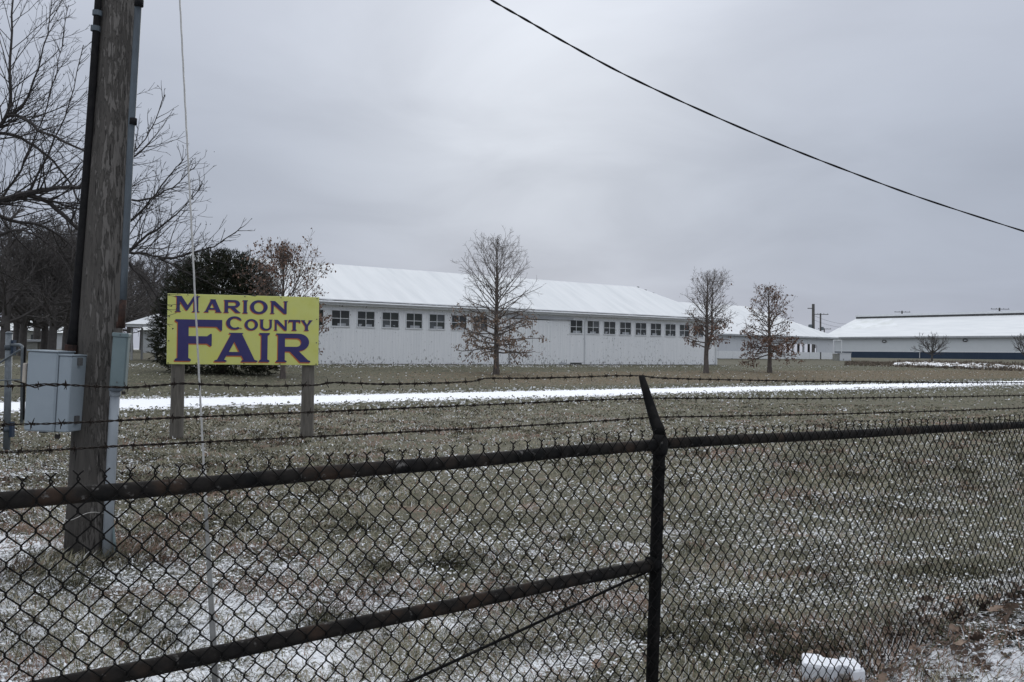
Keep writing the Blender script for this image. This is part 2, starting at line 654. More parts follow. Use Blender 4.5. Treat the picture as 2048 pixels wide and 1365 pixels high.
def np_mesh(name, verts, quads, mat, colors=None, tris=None):
    """big mesh from numpy arrays"""
    me = bpy.data.meshes.new(name)
    me.vertices.add(len(verts))
    me.vertices.foreach_set('co', verts.astype(np.float32).ravel())
    idx = []
    sizes = []
    if quads is not None and len(quads):
        idx.append(quads.ravel())
        sizes.append(np.full(len(quads), 4))
    if tris is not None and len(tris):
        idx.append(tris.ravel())
        sizes.append(np.full(len(tris), 3))
    idx = np.concatenate(idx).astype(np.int32)
    sizes = np.concatenate(sizes).astype(np.int32)
    st = np.concatenate([[0], np.cumsum(sizes)[:-1]]).astype(np.int32)
    me.loops.add(len(idx))
    me.loops.foreach_set('vertex_index', idx)
    me.polygons.add(len(sizes))
    me.polygons.foreach_set('loop_start', st)
    me.polygons.foreach_set('loop_total', sizes)
    if colors is not None:
        at_ = me.color_attributes.new('col', 'FLOAT_COLOR', 'POINT')
        at_.data.foreach_set('color', np.column_stack([colors, np.ones(len(colors))]).astype(np.float32).ravel())
    me.materials.append(MATS[mat])
    me.update(calc_edges=True)
    return me


def link(name, me, parent=None, kind=None):
    o = bpy.data.objects.new(name, me)
    COL.objects.link(o)
    if parent:
        o.parent = parent
    if kind:
        o['kind'] = kind
    return o


# ------------------------------------------------------------------ the ground
def axis(c0, c1, step, lo, hi, gr):
    a = list(np.arange(c0, c1, step))
    q = step
    x = a[-1]
    while x < hi:
        q *= gr
        x += q
        a.append(x)
    q = step
    x = a[0]
    b = []
    while x > lo:
        q *= gr
        x -= q
        b.append(x)
    return np.array(b[::-1] + a)


gx = axis(-7, 7, .06, -1500, 1500, 1.07)
gy = axis(2.5, 14, .06, -60, 2500, 1.035)
X, Y = np.meshgrid(gx, gy)
Z = terr(X, Y)
verts = np.column_stack([X.ravel(), Y.ravel(), Z.ravel()])
nx_, ny_ = len(gx), len(gy)
ii = np.arange(ny_ - 1)[:, None] * nx_ + np.arange(nx_ - 1)[None, :]
ii = ii.ravel()
quads = np.column_stack([ii, ii + 1, ii + nx_ + 1, ii + nx_])
me = np_mesh('ground', verts, quads, 'ground')
me.polygons.foreach_set('use_smooth', [True] * len(me.polygons))
go = link('ground', me, None, 'structure')

# the snowed-in track, a sheet 4 mm over the lawn
tt = np.concatenate([np.arange(-60, 120, 1.0), np.arange(120, 400, 8)])
sv = np.linspace(23.5, 32.5, 19)
T, S = np.meshgrid(tt, sv)
PX = T * DX + S * NX
PY = T * DY + S * NY
# follow the ground mesh closely: bilinear height of the ground grid


def grid_h(x, y):
    i = np.clip(np.searchsorted(gx, x) - 1, 0, nx_ - 2)
    j = np.clip(np.searchsorted(gy, y) - 1, 0, ny_ - 2)
    fx = (x - gx[i]) / (gx[i + 1] - gx[i])
    fy = (y - gy[j]) / (gy[j + 1] - gy[j])
    return (Z[j, i] * (1 - fx) + Z[j, i + 1] * fx) * (1 - fy) + (Z[j + 1, i] * (1 - fx) + Z[j + 1, i + 1] * fx) * fy


edge = np.minimum(1, np.minimum(S - 23.5, 32.5 - S) / .5)
PZ = grid_h(PX, PY) + .004 + .022 * edge
n2 = len(tt)
ii = (np.arange(len(sv) - 1)[:, None] * n2 + np.arange(n2 - 1)[None, :]).ravel()
me = np_mesh('path', np.column_stack([PX.ravel(), PY.ravel(), PZ.ravel()]), np.column_stack([ii, ii + 1, ii + n2 + 1, ii + n2]), 'ground')
me.polygons.foreach_set('use_smooth', [True] * len(me.polygons))
link('path', me, None, 'structure')


# ------------------------------------------------------------------ barn
def frame_at(t, s, name, label, cat, z=None, group=None):
    p = Wp(t, s)
    p.z = gz(p.x, p.y) if z is None else z
    return thing(name, label, cat, p, FROT, group)


BT0, BT1, BS = 21.3, 66.6, 54.5
LB = BT1 - BT0
BD = 10.1
EH, RH = 4.02, 6.95
barn = frame_at(BT0, BS, 'barn', 'long white wooden barn with a snow covered roof and a row of small windows', 'barn', .76)

# walls: vertical boards with recessed joints, joined
mb = MB()
rng = random.Random(2)
OPEN = []
wt = [27.25 + 1.868 * k for k in range(-2, 8)]
wt2 = [49.65 + 1.80 * k for k in range(0, 9)]
WW, WZ0, WZ1 = 1.27, 2.47, 3.46
openings = [(q - BT0 - WW / 2, q - BT0 + WW / 2) for q in wt + wt2]
openings.append((43.0 - BT0, 47.0 - BT0))
cuts = sorted([0.0, LB] + [q for o_ in openings for q in o_ if 0 < q < LB])
for ca, cb0 in zip(cuts[:-1], cuts[1:]):
    nb = max(1, round((cb0 - ca) / .20))
    inside = [o_ for o_ in openings if o_[0] - .001 <= ca and cb0 <= o_[1] + .001]
    for q in range(nb):
        xa, xb = ca + (cb0 - ca) * q / nb, ca + (cb0 - ca) * (q + 1) / nb
        y0 = rng.uniform(-.006, .006)
        segs = [(0.02 + rng.uniform(0, .05), EH)]
        if inside:
            segs = [(3.42, EH)] if inside[0][1] - inside[0][0] > 3 else [(segs[0][0], WZ0), (WZ1, EH)]
        for (za, zb) in segs:
            mb.box((xa + .002, y0 * .5, za), (xb - .002, y0 * .5 + .03, zb))
# the end walls, boards too
y = 0.05
while y < BD:
    y1 = min(y + .22, BD)
    mb.box((LB - .03, y + .008, .03), (LB, y1 - .008, EH))
    h2 = EH + (RH - EH) * (1 - abs((y + y1) / 2 - BD / 2) / (BD / 2))
    mb.box((0, y + .008, .03), (.03, y1 - .008, h2))
    y = y1
mb.box((.03, BD, 0.03), (LB - .03, BD + .03, EH))
mb.build('siding', 'siding', barn, kind='stuff')
mb = MB().box((.04, .036, .03), (openings[-1][0] - .0, .05, WZ0 - .02)).box((.04, .036, WZ1 + .02), (LB - .04, .05, EH)).box((openings[-1][1], .036, .03), (LB - .04, .05, WZ0 - .02))
mb.build('wall_backing', 'trim_white', barn)
MB().box((-.0, -.05, -.35), (LB, .10, .02)).box((LB - .1, .1, -.35), (LB + .01, BD, .02)).build('foundation', 'dark_edge', barn)
MB().box((LB - .12, -.03, .03), (LB + .02, 0 - .008, EH)).box((LB + .004, -.03, .03), (LB + .03, .14, EH)).build('corner_board', 'trim_white', barn)
# roof: gable at the far left end, hip at the right end; snow on it
OV = .45
hz = EH + .12
x0, x1 = -.3, LB + OV
y0, y1 = -OV, BD + OV
rx = LB - BD / 2 - .0
rz_ = RH
mb = MB()
A, B, C, D = (x0, y0, hz), (x1, y0, hz), (x1, y1, hz), (x0, y1, hz)
E1, E2 = (x0, BD / 2, rz_), (rx, BD / 2, rz_)
dn = lambda q, k=.12: (q[0], q[1], q[2] - k)
nxs = 40
mb.add([A, B, E2, E1], [(0, 1, 2, 3)])
mb.add([B, C, E2], [(0, 1, 2)])
mb.add([C, D, E1, E2], [(0, 1, 2, 3)])
mb.add([A, B, dn(B, .05), dn(A, .05)], [(0, 3, 2, 1)])
mb.add([B, C, dn(C, .05), dn(B, .05)], [(0, 3, 2, 1)])
mb.add([A, E1, D, dn(D, .15), dn(E1, .15), dn(A, .15)], [(0, 1, 4, 5), (1, 2, 3, 4)])
roof = mb.build('roof', 'roof_snow', barn)
MB().box((x0 + .01, y0 + .012, hz - .10), (x1 - .012, y0 + .06, hz - .052)).box((x1 - .06, y0 + .07, hz - .10), (x1 - .012, y1, hz - .052)).build('roof_edge', 'dark_edge', roof)
mb = MB()
vs, fs = [], []
nn_ = 260
for i in range(nn_ + 1):
    xx = x0 + (x1 - x0) * i / nn_
    q = .02 + .05 * float(fbm(np.array([xx * 1.3]), np.array([2.0]), 3)[0]) ** 1.5 + (.02 if rng.random() < .2 else 0)
    vs += [(xx, y0 - .012, hz + .02), (xx, y0 - .016, hz - q), (xx, y0 + .05, hz + .035)]
for i in range(nn_):
    fs += [(i * 3, i * 3 + 1, i * 3 + 4, i * 3 + 3), (i * 3 + 2, i * 3, i * 3 + 3, i * 3 + 5)]
mb.add(vs, fs)
mb.build('snow_lip', 'snow', roof)
MB().tube([(x0 + .1, y0 - .03, hz - .16), (x1 - .02, y0 - .03, hz - .16)], .07, 6).build('gutter', 'trim_white', barn)
MB().box((x0 + .02, y0 + .06, hz - .34), (x1 - .06, y0 + .09, hz - .102)).box((x1 - .09, y0 + .10, hz - .34), (x1 - .062, y1, hz - .102)).build('fascia', 'trim_white', barn)
MB().box((x0 + .02, y0 + .095, hz - .33), (x1 - .1, -.01, hz - .30)).build('soffit', 'trim_white', barn)
for q in range(3):
    a = LB - BD / 2 + .05 + q * .5
    MB().bbox((a, BD / 2 - .06 - q * .45, RH - .06 - q * .265), (a + .22, BD / 2 + .04 - q * .45, RH + .03 - q * .265), .01).build('ridge_tile', 'dark_edge', roof)
# windows
FM = MB()
hw = WW / 2
for (a, b) in (((-hw - .06, -.05, -.07), (hw + .06, .02, .005)), ((-hw - .06, -.035, .99), (hw + .06, .02, 1.06)),
               ((-hw - .06, -.035, .007), (-hw + .01, .02, .988)), ((hw - .01, -.035, .007), (hw + .06, .02, .988)),
               ((-.022, -.012, .007), (.022, .02, .988)), ((-hw + .012, -.010, .475), (-.024, .02, .515)), ((.024, -.010, .475), (hw - .012, .02, .515))):
    FM.box(a, b)
frame_me = FM.mesh('window', 'trim_white')
PM = MB().box((-.285, .022, -.235), (.285, .03, .235))
pane_mes = [PM.mesh('pane', q) for q in ('pane', 'pane_pale', 'pane_green')]
brd = MB().box((-.5, .032, 0), (.5, .034, .17)).mesh('inner_board', 'pane_board')
for k, q in enumerate(wt + wt2):
    wo = link('window', frame_me, barn)
    wo.location = (q - BT0, 0, WZ0)
    for i in (-1, 1):
        for j in (0, 1):
            p = link('pane', pane_mes[rng.choices((0, 1, 2), (5, 2 if j == 0 else 1, 3))[0]], wo)
            p.location = (i * .315, -.004 + rng.uniform(-.004, .004), .245 + j * .50)
            p.rotation_euler = (rng.uniform(-.02, .02), 0, rng.uniform(-.02, .02))
    bo = link('inner_board', brd, wo)
    bo.location = (rng.uniform(-.12, .12), -.018, .02)
    bo.scale = (rng.uniform(.55, 1.0), 1, rng.uniform(.6, 1.1))
# sliding doors
for (a, b) in ((43.0, 45.08), (45.12, 47.0)):
    d = MB()
    n = 10
    for i in range(n):
        u0 = a + (b - a) * i / n
        u1 = a + (b - a) * (i + 1) / n
        d.box((u0 - BT0 + .006, -.10, .03), (u1 - BT0 - .006, -.06, 3.36))
    for u in (a, b - .1):
        d.box((u - BT0 + .002, -.125, .035), (u - BT0 + .098, -.102, 3.35))
    d.box((a - BT0 + .01, -.055, .04), (b - BT0 - .01, -.05, 3.34))
    d.build('sliding_door', 'siding', barn)
MB().box((42.7 - BT0, -.16, 3.46), (49.2 - BT0, -.03, 3.62)).build('door_track', 'gutter_grey', barn)
ds = 50.55 - BT0
MB().tube([(ds + .12, y0 - .02, hz - .2), (ds + .1, -.25, hz - .5), (ds, -.08, hz - .75), (ds, -.07, .1)], .055, 6).build('downspout', 'trim_white', barn)
MB().tube([(LB - .18, -.09, hz - .4), (LB - .18, -.09, .1)], .05, 6).build('downspout', 'trim_white', barn)
for a, b in ((47.9, 48.6), (49.0, 50.2)):
    MB().box((a - BT0, -.075, .02), (b - BT0, -.052, .17)).build('base_vent', 'gutter_grey' if a < 48 else 'dark_edge', barn)

# ------------------------------------------------------------------ pavilion beyond the barn
PT0, PT1, PS = 84.0, 132.6, 85.0
PL, PD = PT1 - PT0, 19.0
pav = frame_at(PT0, PS, 'pavilion', 'low white peeling exhibition hall with open bays beyond the right end of the barn', 'pavilion', 1.18)
PE, PR = 3.4, 8.35
# wall with an open stretch
px_open = (119.3 - PT0, 126.0 - PT0)
mb = MB()
pan = np.arange(0, PL, 2.43)
for a in pan:
    b = min(a + 2.43, PL)
    if b > px_open[0] + .3 and a < px_open[1] - .3:
        MB().box((a + .01, 0, 2.35), (b - .01, .12, PE)).build('wall_panel', 'peeling_white', pav)
        MB().box((a + .01, 0, 0), (b - .01, .12, .85)).build('wall_panel', 'peeling_white', pav)
    else:
        MB().box((a + .01, 0, 0), (b - .01, .12, PE)).build('wall_panel', 'peeling_white', pav)
for k, a in enumerate(np.linspace(px_open[0], px_open[1], 6)):
    MB().box((a - .13, .13, .0), (a + .13, .4, PE)).build('post', 'dark_edge' if k % 2 else 'trim_white', pav)
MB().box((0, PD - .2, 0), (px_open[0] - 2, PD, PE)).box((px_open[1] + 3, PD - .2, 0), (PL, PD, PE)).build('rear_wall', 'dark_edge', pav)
MB().box((0, .13, 0), (.12, PD - .21, PE)).box((PL - .12, .13, 0), (PL, 3.2, PE)).box((PL - .12, 11.5, 0), (PL, PD - .21, PE)).box((PL - .12, 3.21, 2.7), (PL, 11.49, PE)).build('end_wall', 'peeling_white', pav)
mb = MB()
o = .5
A, B, C, D = (-o, -o, PE + .1), (PL + o, -o, PE + .1), (PL + o, PD + o, PE + .1), (-o, PD + o, PE + .1)
E1, E2 = (PD / 2, PD / 2, PR), (PL - PD / 2, PD / 2, PR)
mb.add([A, B, C, D, E1, E2], [(0, 1, 5, 4), (1, 2, 5), (2, 3, 4, 5), (3, 0, 4)])
mb.build('roof', 'roof_snow', pav)
MB().box((-o + .02, -o + .01, PE - .12), (PL + o - .02, -o + .05, PE + .09)).box((PL + o - .06, -o + .06, PE - .12), (PL + o - .02, PD + o, PE + .09)).build('fascia', 'gutter_grey', pav)
MB().box((-o + .06, -o + .06, PE + .0), (PL + o - .07, PD + o - .06, PE + .03)).build('ceiling', 'gutter_grey', pav)

bar = frame_at(96.0, 83.2, 'barrier', 'low white board barrier running along the ground in front of the pavilion', 'barrier', 1.15)
for k in range(12):
    a = k * 3.02
    if k not in (9,):
        MB().box((a + .02, 0, .10), (a + 3.0, .06, 1.12)).build('panel', 'trim_white', bar)
    else:
        MB().box((a + .02, 0, .10), (a + 2.7, .06, 1.12)).build('panel', 'trim_white', bar)
for k in range(13):
    MB().box((k * 3.02 - .05, .07, 0), (k * 3.02 + .05, .17, 1.14)).build('post', 'grey_pole', bar)
MB().box((9 * 3.02 + 2.76, -.03, 0), (9 * 3.02 + 2.98, .05, 1.16)).build('dark_post', 'dark_edge', bar)

# ------------------------------------------------------------------ steel building at the right
MT, MS0, MS1, MD = 180.0, 40.0, 117.6, 27.2
mz = 1.5
stl = frame_at(MT, MS0, 'steel_building', 'long pale steel building with dark blue base band and snowy roof at right', 'building', mz)
ML = MS1 - MS0
ME, MR = 4.35, 9.05
for k in range(26):
    a, b = ML * k / 26, ML * (k + 1) / 26
    MB().box((0, a + .003, 1.42), (.1, b - .003, ME)).build('wall_panel', 'steel_wall', stl)
    MB().box((-.02, a + .003, -.1), (.1, b - .003, 1.28)).build('base_panel', 'steel_blue', stl)
MB().box((-.05, 0, 1.285), (.08, ML, 1.415)).build('belt_trim', 'trim_white', stl)
MB().box((.1, ML - .1, 0), (MD, ML, ME)).box((.11, 0, 0), (MD, .1, ME)).build('end_wall', 'steel_wall', stl)
for y_ in (0, ML):
    MB().poly([(0, y_, ME), (MD, y_, ME), (MD / 2, y_, MR - .1)]).build('gable', 'steel_wall', stl)
o = .6
mb = MB()
mb.add([(-o, -o, ME + .05), (-o, ML + o, ME + .05), (MD / 2, ML + o, MR), (MD / 2, -o, MR), (MD + o, ML + o, ME + .05), (MD + o, -o, ME + .05)], [(0, 3, 2, 1), (2, 3, 5, 4)])
mroof = mb.build('roof', 'roof_snow', stl)
sl = (MR - ME - .05) / (MD / 2 + o)
zz = lambda x: ME + .05 + (x + o) * sl + .012
MB().poly([(MD * .24, ML - 13, zz(MD * .24)), (MD * .46, ML - 8, zz(MD * .46)), (MD * .47, ML - 1.0, zz(MD * .47)), (MD * .22, ML - .8, zz(MD * .22)), (MD * .18, ML - 4, zz(MD * .18))]).build('bare_patch', 'roof_bare', mroof)
MB().box((-o - .02, -o, ME - .28), (-o + .05, ML + o, ME + .045)).build('eave_trim', 'gutter_grey', stl)
MB().box((-o + .06, -o, ME - .06), (-.02, ML + o, ME - .02)).build('soffit', 'gutter_grey', stl)
v_ = MB().box((MD / 2 - .9, -o, MR - .35), (MD / 2 + .9, ML + o, MR + .12)).build('ridge_vent', 'dark_edge', stl)
MB().box((MD / 2 - 1.0, -o - .05, MR + .122), (MD / 2 + 1.0, ML + o + .05, MR + .55)).build('snow_cap', 'snow', v_)
for (pxx, pyy) in ((1769, 683), (1931, 681)):
    r = ray(pxx, pyy)
    Yq = (MT - .0) / (r.x * DX + r.y * DY)
    p = loc_(stl, EYE + r * Yq)
    mb = MB()
    mb.tube([(p.x - .12, p.y + .42 * math.cos(a_), p.z + .22 * math.sin(a_)) for a_ in np.linspace(0, 2 * math.pi, 13)], .09, 5, False)
    wl = mb.build('wall_lamp', 'dark_edge', stl)
    MB().box((p.x - .1, p.y - .3, p.z - .12), (p.x - .005, p.y + .3, p.z + .12)).build('lens', 'trim_white', wl)
r = ray(1840, 700)
Yq = MT / (r.x * DX + r.y * DY)
p = loc_(stl, EYE + r * Yq)
MB().tube([(-.12, p.y, .1), (-.12, p.y, 1.9)], .07, 5).build('wall_pipe', 'trim_white', stl)

# pipe frame and cabinet between pavilion and steel building
q = ground(1668, 719)
Yf = 140.0
a0, a1 = at(1667, 712, Yf), at(1667, 681, Yf)
b0, b1 = at(1683, 712, Yf), at(1683, 681, Yf)
a0.z = b0.z = gz(a0.x, a0.y)
pf = thing('pipe_arch', 'white goalpost shaped pipe frame at the right corner of the pavilion', 'pipe frame', a0)
MB().tube([loc_(pf, a0), loc_(pf, a1)], .07, 6).build('upright', 'trim_white', pf)
MB().tube([loc_(pf, b0), loc_(pf, b1)], .07, 6).build('upright', 'trim_white', pf)
MB().tube([loc_(pf, a1), loc_(pf, b1)], .07, 6).build('crossbar', 'trim_white', pf)
c0 = at(1669, 719, 132)
c0.z = gz(c0.x, c0.y)
c1 = at(1702, 719, 132)
ub = thing('utility_box', 'boxy white utility cabinet with peeling paint beside the pavilion corner', 'cabinet', c0)
ln = (c1 - c0).length
MB().bbox((ln * .32, 0, 0), (ln, 1.0, 1.05), .03).build('casing', 'peeling_white', ub)
MB().box((.05, .1, .0), (ln * .31, 1.0, .98)).build('side_door', 'concrete', ub)
MB().box((0, -.05, 1.06), (ln + .05, 1.05, 1.12)).build('lid', 'trim_white', ub)


# ------------------------------------------------------------------ far poles
def far_pole(px, ytop, ybase, Y, rad, label, arm=None, armlen=2.2, extra=None):
    p0 = at(px, ybase, Y)
    p0.z = gz(p0.x, p0.y)
    p1 = at(px, ytop, Y)
    o = thing('utility_pole', label, 'utility pole', p0, 0, 'distant utility poles')
    a, b = Vector((0, 0, 0)), loc_(o, p1)
    MB().tube([a, b], [rad * 1.2, rad], 7).build('shaft', 'grey_pole', o)
    if arm:
        for (dz, ln_) in arm:
            MB().box((b.x - ln_ / 2, b.y - rad - .12, b.z - dz - .07), (b.x + ln_ / 2, b.y - rad - .01, b.z - dz + .07)).build('crossarm', 'grey_pole', o)
            for k in (-.46, -.2, .2, .46):
                MB().tube([(b.x + k * ln_, b.y - rad - .06, b.z - dz + .075), (b.x + k * ln_, b.y - rad - .06, b.z - dz + .26)], [.06, .04], 5).build('insulator', 'dark_edge', o)
    if extra:
        extra(o, a, b, rad)
    return o


def transformer(o, a, b, rad):
    z = b.z - 5.0
    MB().tube([(-.62, -.1, z), (-.62, -.1, z + .08), (-.62, -.1, z + 1.15), (-.62, -.1, z + 1.22)], [.3, .36, .36, .2], 10).build('transformer', 'galvanised', o)
    MB().box((-1.15, -.2, b.z - .9), (.0, -.1, b.z - .75)).build('crossarm', 'grey_pole', o)
    MB().box((-.6, -.3, b.z - 7.2), (.3, -.2, b.z - 7.05)).build('bracket', 'grey_pole', o)
    MB().tube([(.2, -.3, b.z - 8.2), (.2, -.3, b.z - 7.5)], .16, 6).build('fuse_box', 'dark_edge', o)


def cutout(o, a, b, rad):
    MB().tube([(.35, -.1, b.z - 3.6), (.35, -.1, b.z - 2.9)], .28, 7).build('transformer', 'galvanised', o)


far_pole(1626.5, 608.5, 700, 175, .26, 'thick distant pole with a small transformer behind the pavilion roof', None, extra=transformer)
far_pole(1641, 627, 700, 200, .17, 'thin distant pole with one crossarm right of the transformer pole', [(.25, 3.2)], extra=cutout)
far_pole(1648.5, 657, 700, 260, .16, 'short distant pole showing only its top above the pavilion hip', [(.2, 3.6)])
far_pole(1804, 622, 700, 250, .18, 'distant pole top and crossarm peeking over left part of steel roof', [(.35, 4.2)])
far_pole(1999, 616, 700, 235, .2, 'distant pole top and crossarm peeking over right part of steel roof', [(.35, 4.6)])


# distant wires between the far poles, one sagging span
pa, pb = at(1627, 640, 175), at(1730, 648, 250)
dw = MB()
for dz in (0, .8):
    pts = []
    for k in range(13):
        u = k / 12
        q = pa.lerp(pb, u)
        q.z -= 1.2 * 4 * u * (1 - u) - dz
        pts.append(q)
    dw.tube(pts, .02, 4)
tag(dw.build('power_line', 'black_cable'), 'pair of thin far wires sagging from transformer pole toward the steel roof', 'power line')


# ------------------------------------------------------------------ trees
def grow(mb, p, d, Ln, r, lvl, P, rg, tips=None):
    ns = P['seg'][lvl]
    pts = [p.copy()]
    rad = [r]
    d = d.normalized()
    st = Ln / ns
    r1 = max(r * P['taper'][lvl], P['rmin'] * .7)
    dirs = [d.copy()]
    jit = P['jit'][lvl]
    for i in range(ns):
        d = d + Vector((rg.uniform(-jit, jit), rg.uniform(-jit, jit), rg.uniform(-jit, jit) + P['up'][lvl]))
        d.normalize()
        p = p + d * st
        pts.append(p.copy())
        dirs.append(d.copy())
        rad.append(r + (r1 - r) * (i + 1) / ns)
    mb.tube(pts, rad, 5 if r > .03 else 3, False)
    if tips is not None and lvl >= P.get('leaflvl', 2):
        tips.append((pts[-1], dirs[-1]))
        tips.append((pts[len(pts) // 2], dirs[-1]))
    if lvl + 1 < P['depth']:
        nk = P['kids'][lvl + 1]
        nk = max(1, int(nk * rg.uniform(.75, 1.25) * min(1, Ln / P['ref'][lvl])))
        ph = rg.uniform(0, 6.28)
        for k in range(nk):
            u = P['from'][lvl + 1] + (1 - P['from'][lvl + 1]) * (k + rg.random()) / nk
            i = min(ns - 1, int(u * ns))
            fr = u * ns - i
            q = pts[i].lerp(pts[i + 1], fr)
            dd = dirs[i + 1]
            ph += 2.4 + rg.uniform(-.5, .5)
            ax = dd.orthogonal().normalized()
            ax.rotate(Matrix.Rotation(ph, 3, dd))
            ang = P['ang'][lvl + 1] * rg.uniform(.7, 1.3)
            nd = dd * math.cos(ang) + ax * math.sin(ang)
            rr = max(P['rmin'], (rad[i] + (rad[i + 1] - rad[i]) * fr) * P['rr'])
            grow(mb, q, nd, Ln * P['lr'][lvl + 1] * rg.uniform(.6, 1.2) * (1.1 - .6 * u), rr, lvl + 1, P, rg, tips)


def leaf_np(tips, n, size, rg, droop=.6):
    vs, fs = [], []
    for k in range(n):
        p, d = tips[rg.randrange(len(tips))]
        c = p + Vector((rg.uniform(-.12, .12), rg.uniform(-.12, .12), rg.uniform(-.14, .08)))
        a = Vector((rg.uniform(-1, 1), rg.uniform(-1, 1), rg.uniform(-1, .3) - droop)).normalized()
        b = a.orthogonal().normalized()
        b.rotate(Matrix.Rotation(rg.uniform(0, 6.28), 3, a))
        cc = a.cross(b) * .25
        s = size * rg.uniform(.6, 1.3)
        i = len(vs)
        vs += [tuple(c), tuple(c + a * s * .5 + b * s * .34 + cc * s), tuple(c + a * s), tuple(c + a * s * .5 - b * s * .34 + cc * s)]
        fs += [(i, i + 1, i + 2), (i, i + 2, i + 3)]
    m = MB()
    m.v, m.f = vs, fs
    return m


def lawn_tree(px, py, s_, ytop, halfw, seed, label, nlat=46, lo=.16, leaf_low=0, leaf_all=0, pale=True, profile=None, two=False, leafsize=.14, trunk_px=5.5, ascend=0.0, bark='bark'):
    rg = random.Random(seed)
    r = at_s(px, py, s_)
    base = Vector((r.x, r.y, gz(r.x, r.y)))
    Yd = base.y
    m = Yd / F_
    Hh = (py - ytop) * m
    hwid = halfw * m
    o = thing('oak_tree' if leaf_low or leaf_all else 'bare_tree', label, 'tree', base, 0, 'young trees in the lawn row')
    tr = MB()
    r0 = trunk_px * m
    leaders = []
    pts = []
    rad = []
    nn = 12
    lean = Vector((rg.uniform(-.01, .01), rg.uniform(-.01, .01), 0))
    off = Vector((0, 0, 0))
    for i in range(nn + 1):
        u = i / nn
        off += Vector((rg.uniform(-.015, .015), rg.uniform(-.015, .015), 0)) + lean
        pts.append(Vector((off.x, off.y, Hh * .98 * u - (.15 if i == 0 else 0))))
        rad.append(r0 * (1.35 if i == 0 else 1) * (1 - u) ** .8 + .010)
    tr.tube(pts, rad, 8, False)
    leaders.append((pts, rad))
    if two:
        p2, r2 = [], []
        for i in range(nn + 1):
            u = i / nn
            uu = .2 + u * .74
            k = uu * nn
            j = min(nn - 1, int(k))
            b = pts[j].lerp(pts[j + 1], k - j)
            p2.append(b + Vector((.34 * smooth(u * 3.0), -.1, 0)))
            r2.append(r0 * .62 * (1 - u) ** .8 + .009)
        tr.tube(p2, r2, 6, False)
        leaders.append((p2, r2))
    tr.build('trunk', bark, o, True)
    br = MB()
    tips, low = [], []
    P = dict(depth=3, seg=[6, 4, 3], taper=[.3, .35, .5], jit=[.15, .2, .24], up=[.035, .03, .04], kids=[0, 8, 5], ref=[1.3, .6, .3], ang=[0, .75, .75], lr=[0, .42, .5], rr=.6, rmin=.0066, leaflvl=1)
    P['from'] = [0, .22, .3]
    for (pp, rr_) in leaders:
        for k in range(nlat if not two else nlat * 2 // 3):
            u = lo + (1 - lo) * ((k + rg.random() * .8) / nlat if not two else (k + rg.random() * .8) / (nlat * 2 // 3))
            u = min(u, .985)
            kk = u * nn
            j = min(nn - 1, int(kk))
            q = pp[j].lerp(pp[j + 1], kk - j)
            if q.z < Hh * lo:
                continue
            uz = q.z / (Hh)
            f = (uz - lo) / (1 - lo)
            prof = profile(f)
            phi = k * 2.39996 + rg.uniform(-.3, .3)
            elev = -.28 + 1.40 * f ** .75 + ascend + rg.uniform(-.22, .22)
            elev = min(elev, 1.25)
            Lb = hwid * prof * rg.uniform(.8, 1.12) / max(.42, math.cos(elev))
            Lb = min(Lb, (Hh * 1.03 - q.z) / max(.3, math.sin(elev)) if elev > .3 else Lb)
            Lb = max(Lb, .25)
            d = Vector((math.cos(phi) * math.cos(elev), math.sin(phi) * math.cos(elev), math.sin(elev)))
            rb = max(.011, (rr_[j] + (rr_[min(j + 1, nn)] - rr_[j]) * (kk - j)) * .36)
            tp = []
            grow(br, q, d, Lb, rb, 0, P, rg, tp)
            tips += tp
            if f < .24:
                low += tp
    br.build('branches', bark, o)
    if leaf_low:
        leaf_np(low, leaf_low, leafsize, rg).build('leaves', 'oak_leaf_pale' if pale else 'oak_leaf', o, kind='stuff')
    if leaf_all:
        leaf_np(tips, leaf_all, leafsize, rg).build('leaves' if not leaf_low else 'upper_leaves', 'oak_leaf', o, kind='stuff')
    return o


egg = lambda f: (1.0 - .12 * f) if f < .35 else max(.08, .96 * (1 - ((f - .35) / .68) ** 1.8))
nar = lambda f: (.95 if f < .3 else max(.08, .95 * (1 - ((f - .3) / .74) ** 2.2)))
cone = lambda f: max(.08, (1.0 - f * .12) if f < .3 else .96 * (1 - ((f - .3) / .72) ** 1.3))
lawn_tree(992, 749, 43, 484, 84, 11, 'tallest lawn tree before the barn doors, pale dead leaves on lowest boughs only', 84, .17, 1500, 0, True, egg, ascend=.12)
lawn_tree(1412, 746, 43, 549, 52, 5, 'narrow twin stemmed bare tree before the right corner of the barn', 60, .24, 620, 60, False, nar, two=True, ascend=.25, trunk_px=5)
lawn_tree(1540, 745.5, 43, 574, 60, 8, 'leafy brown oak standing right of the barn in front of the pavilion', 62, .2, 1100, 1100, False, cone, ascend=.0, trunk_px=4.5, leafsize=.15)
lawn_tree(566, 756, 41, 503, 88, 21, 'reddish brown leafed young oak directly behind the right end of the yellow sign', 76, .18, 1300, 1700, False, nar, ascend=.35, trunk_px=5, leafsize=.13)


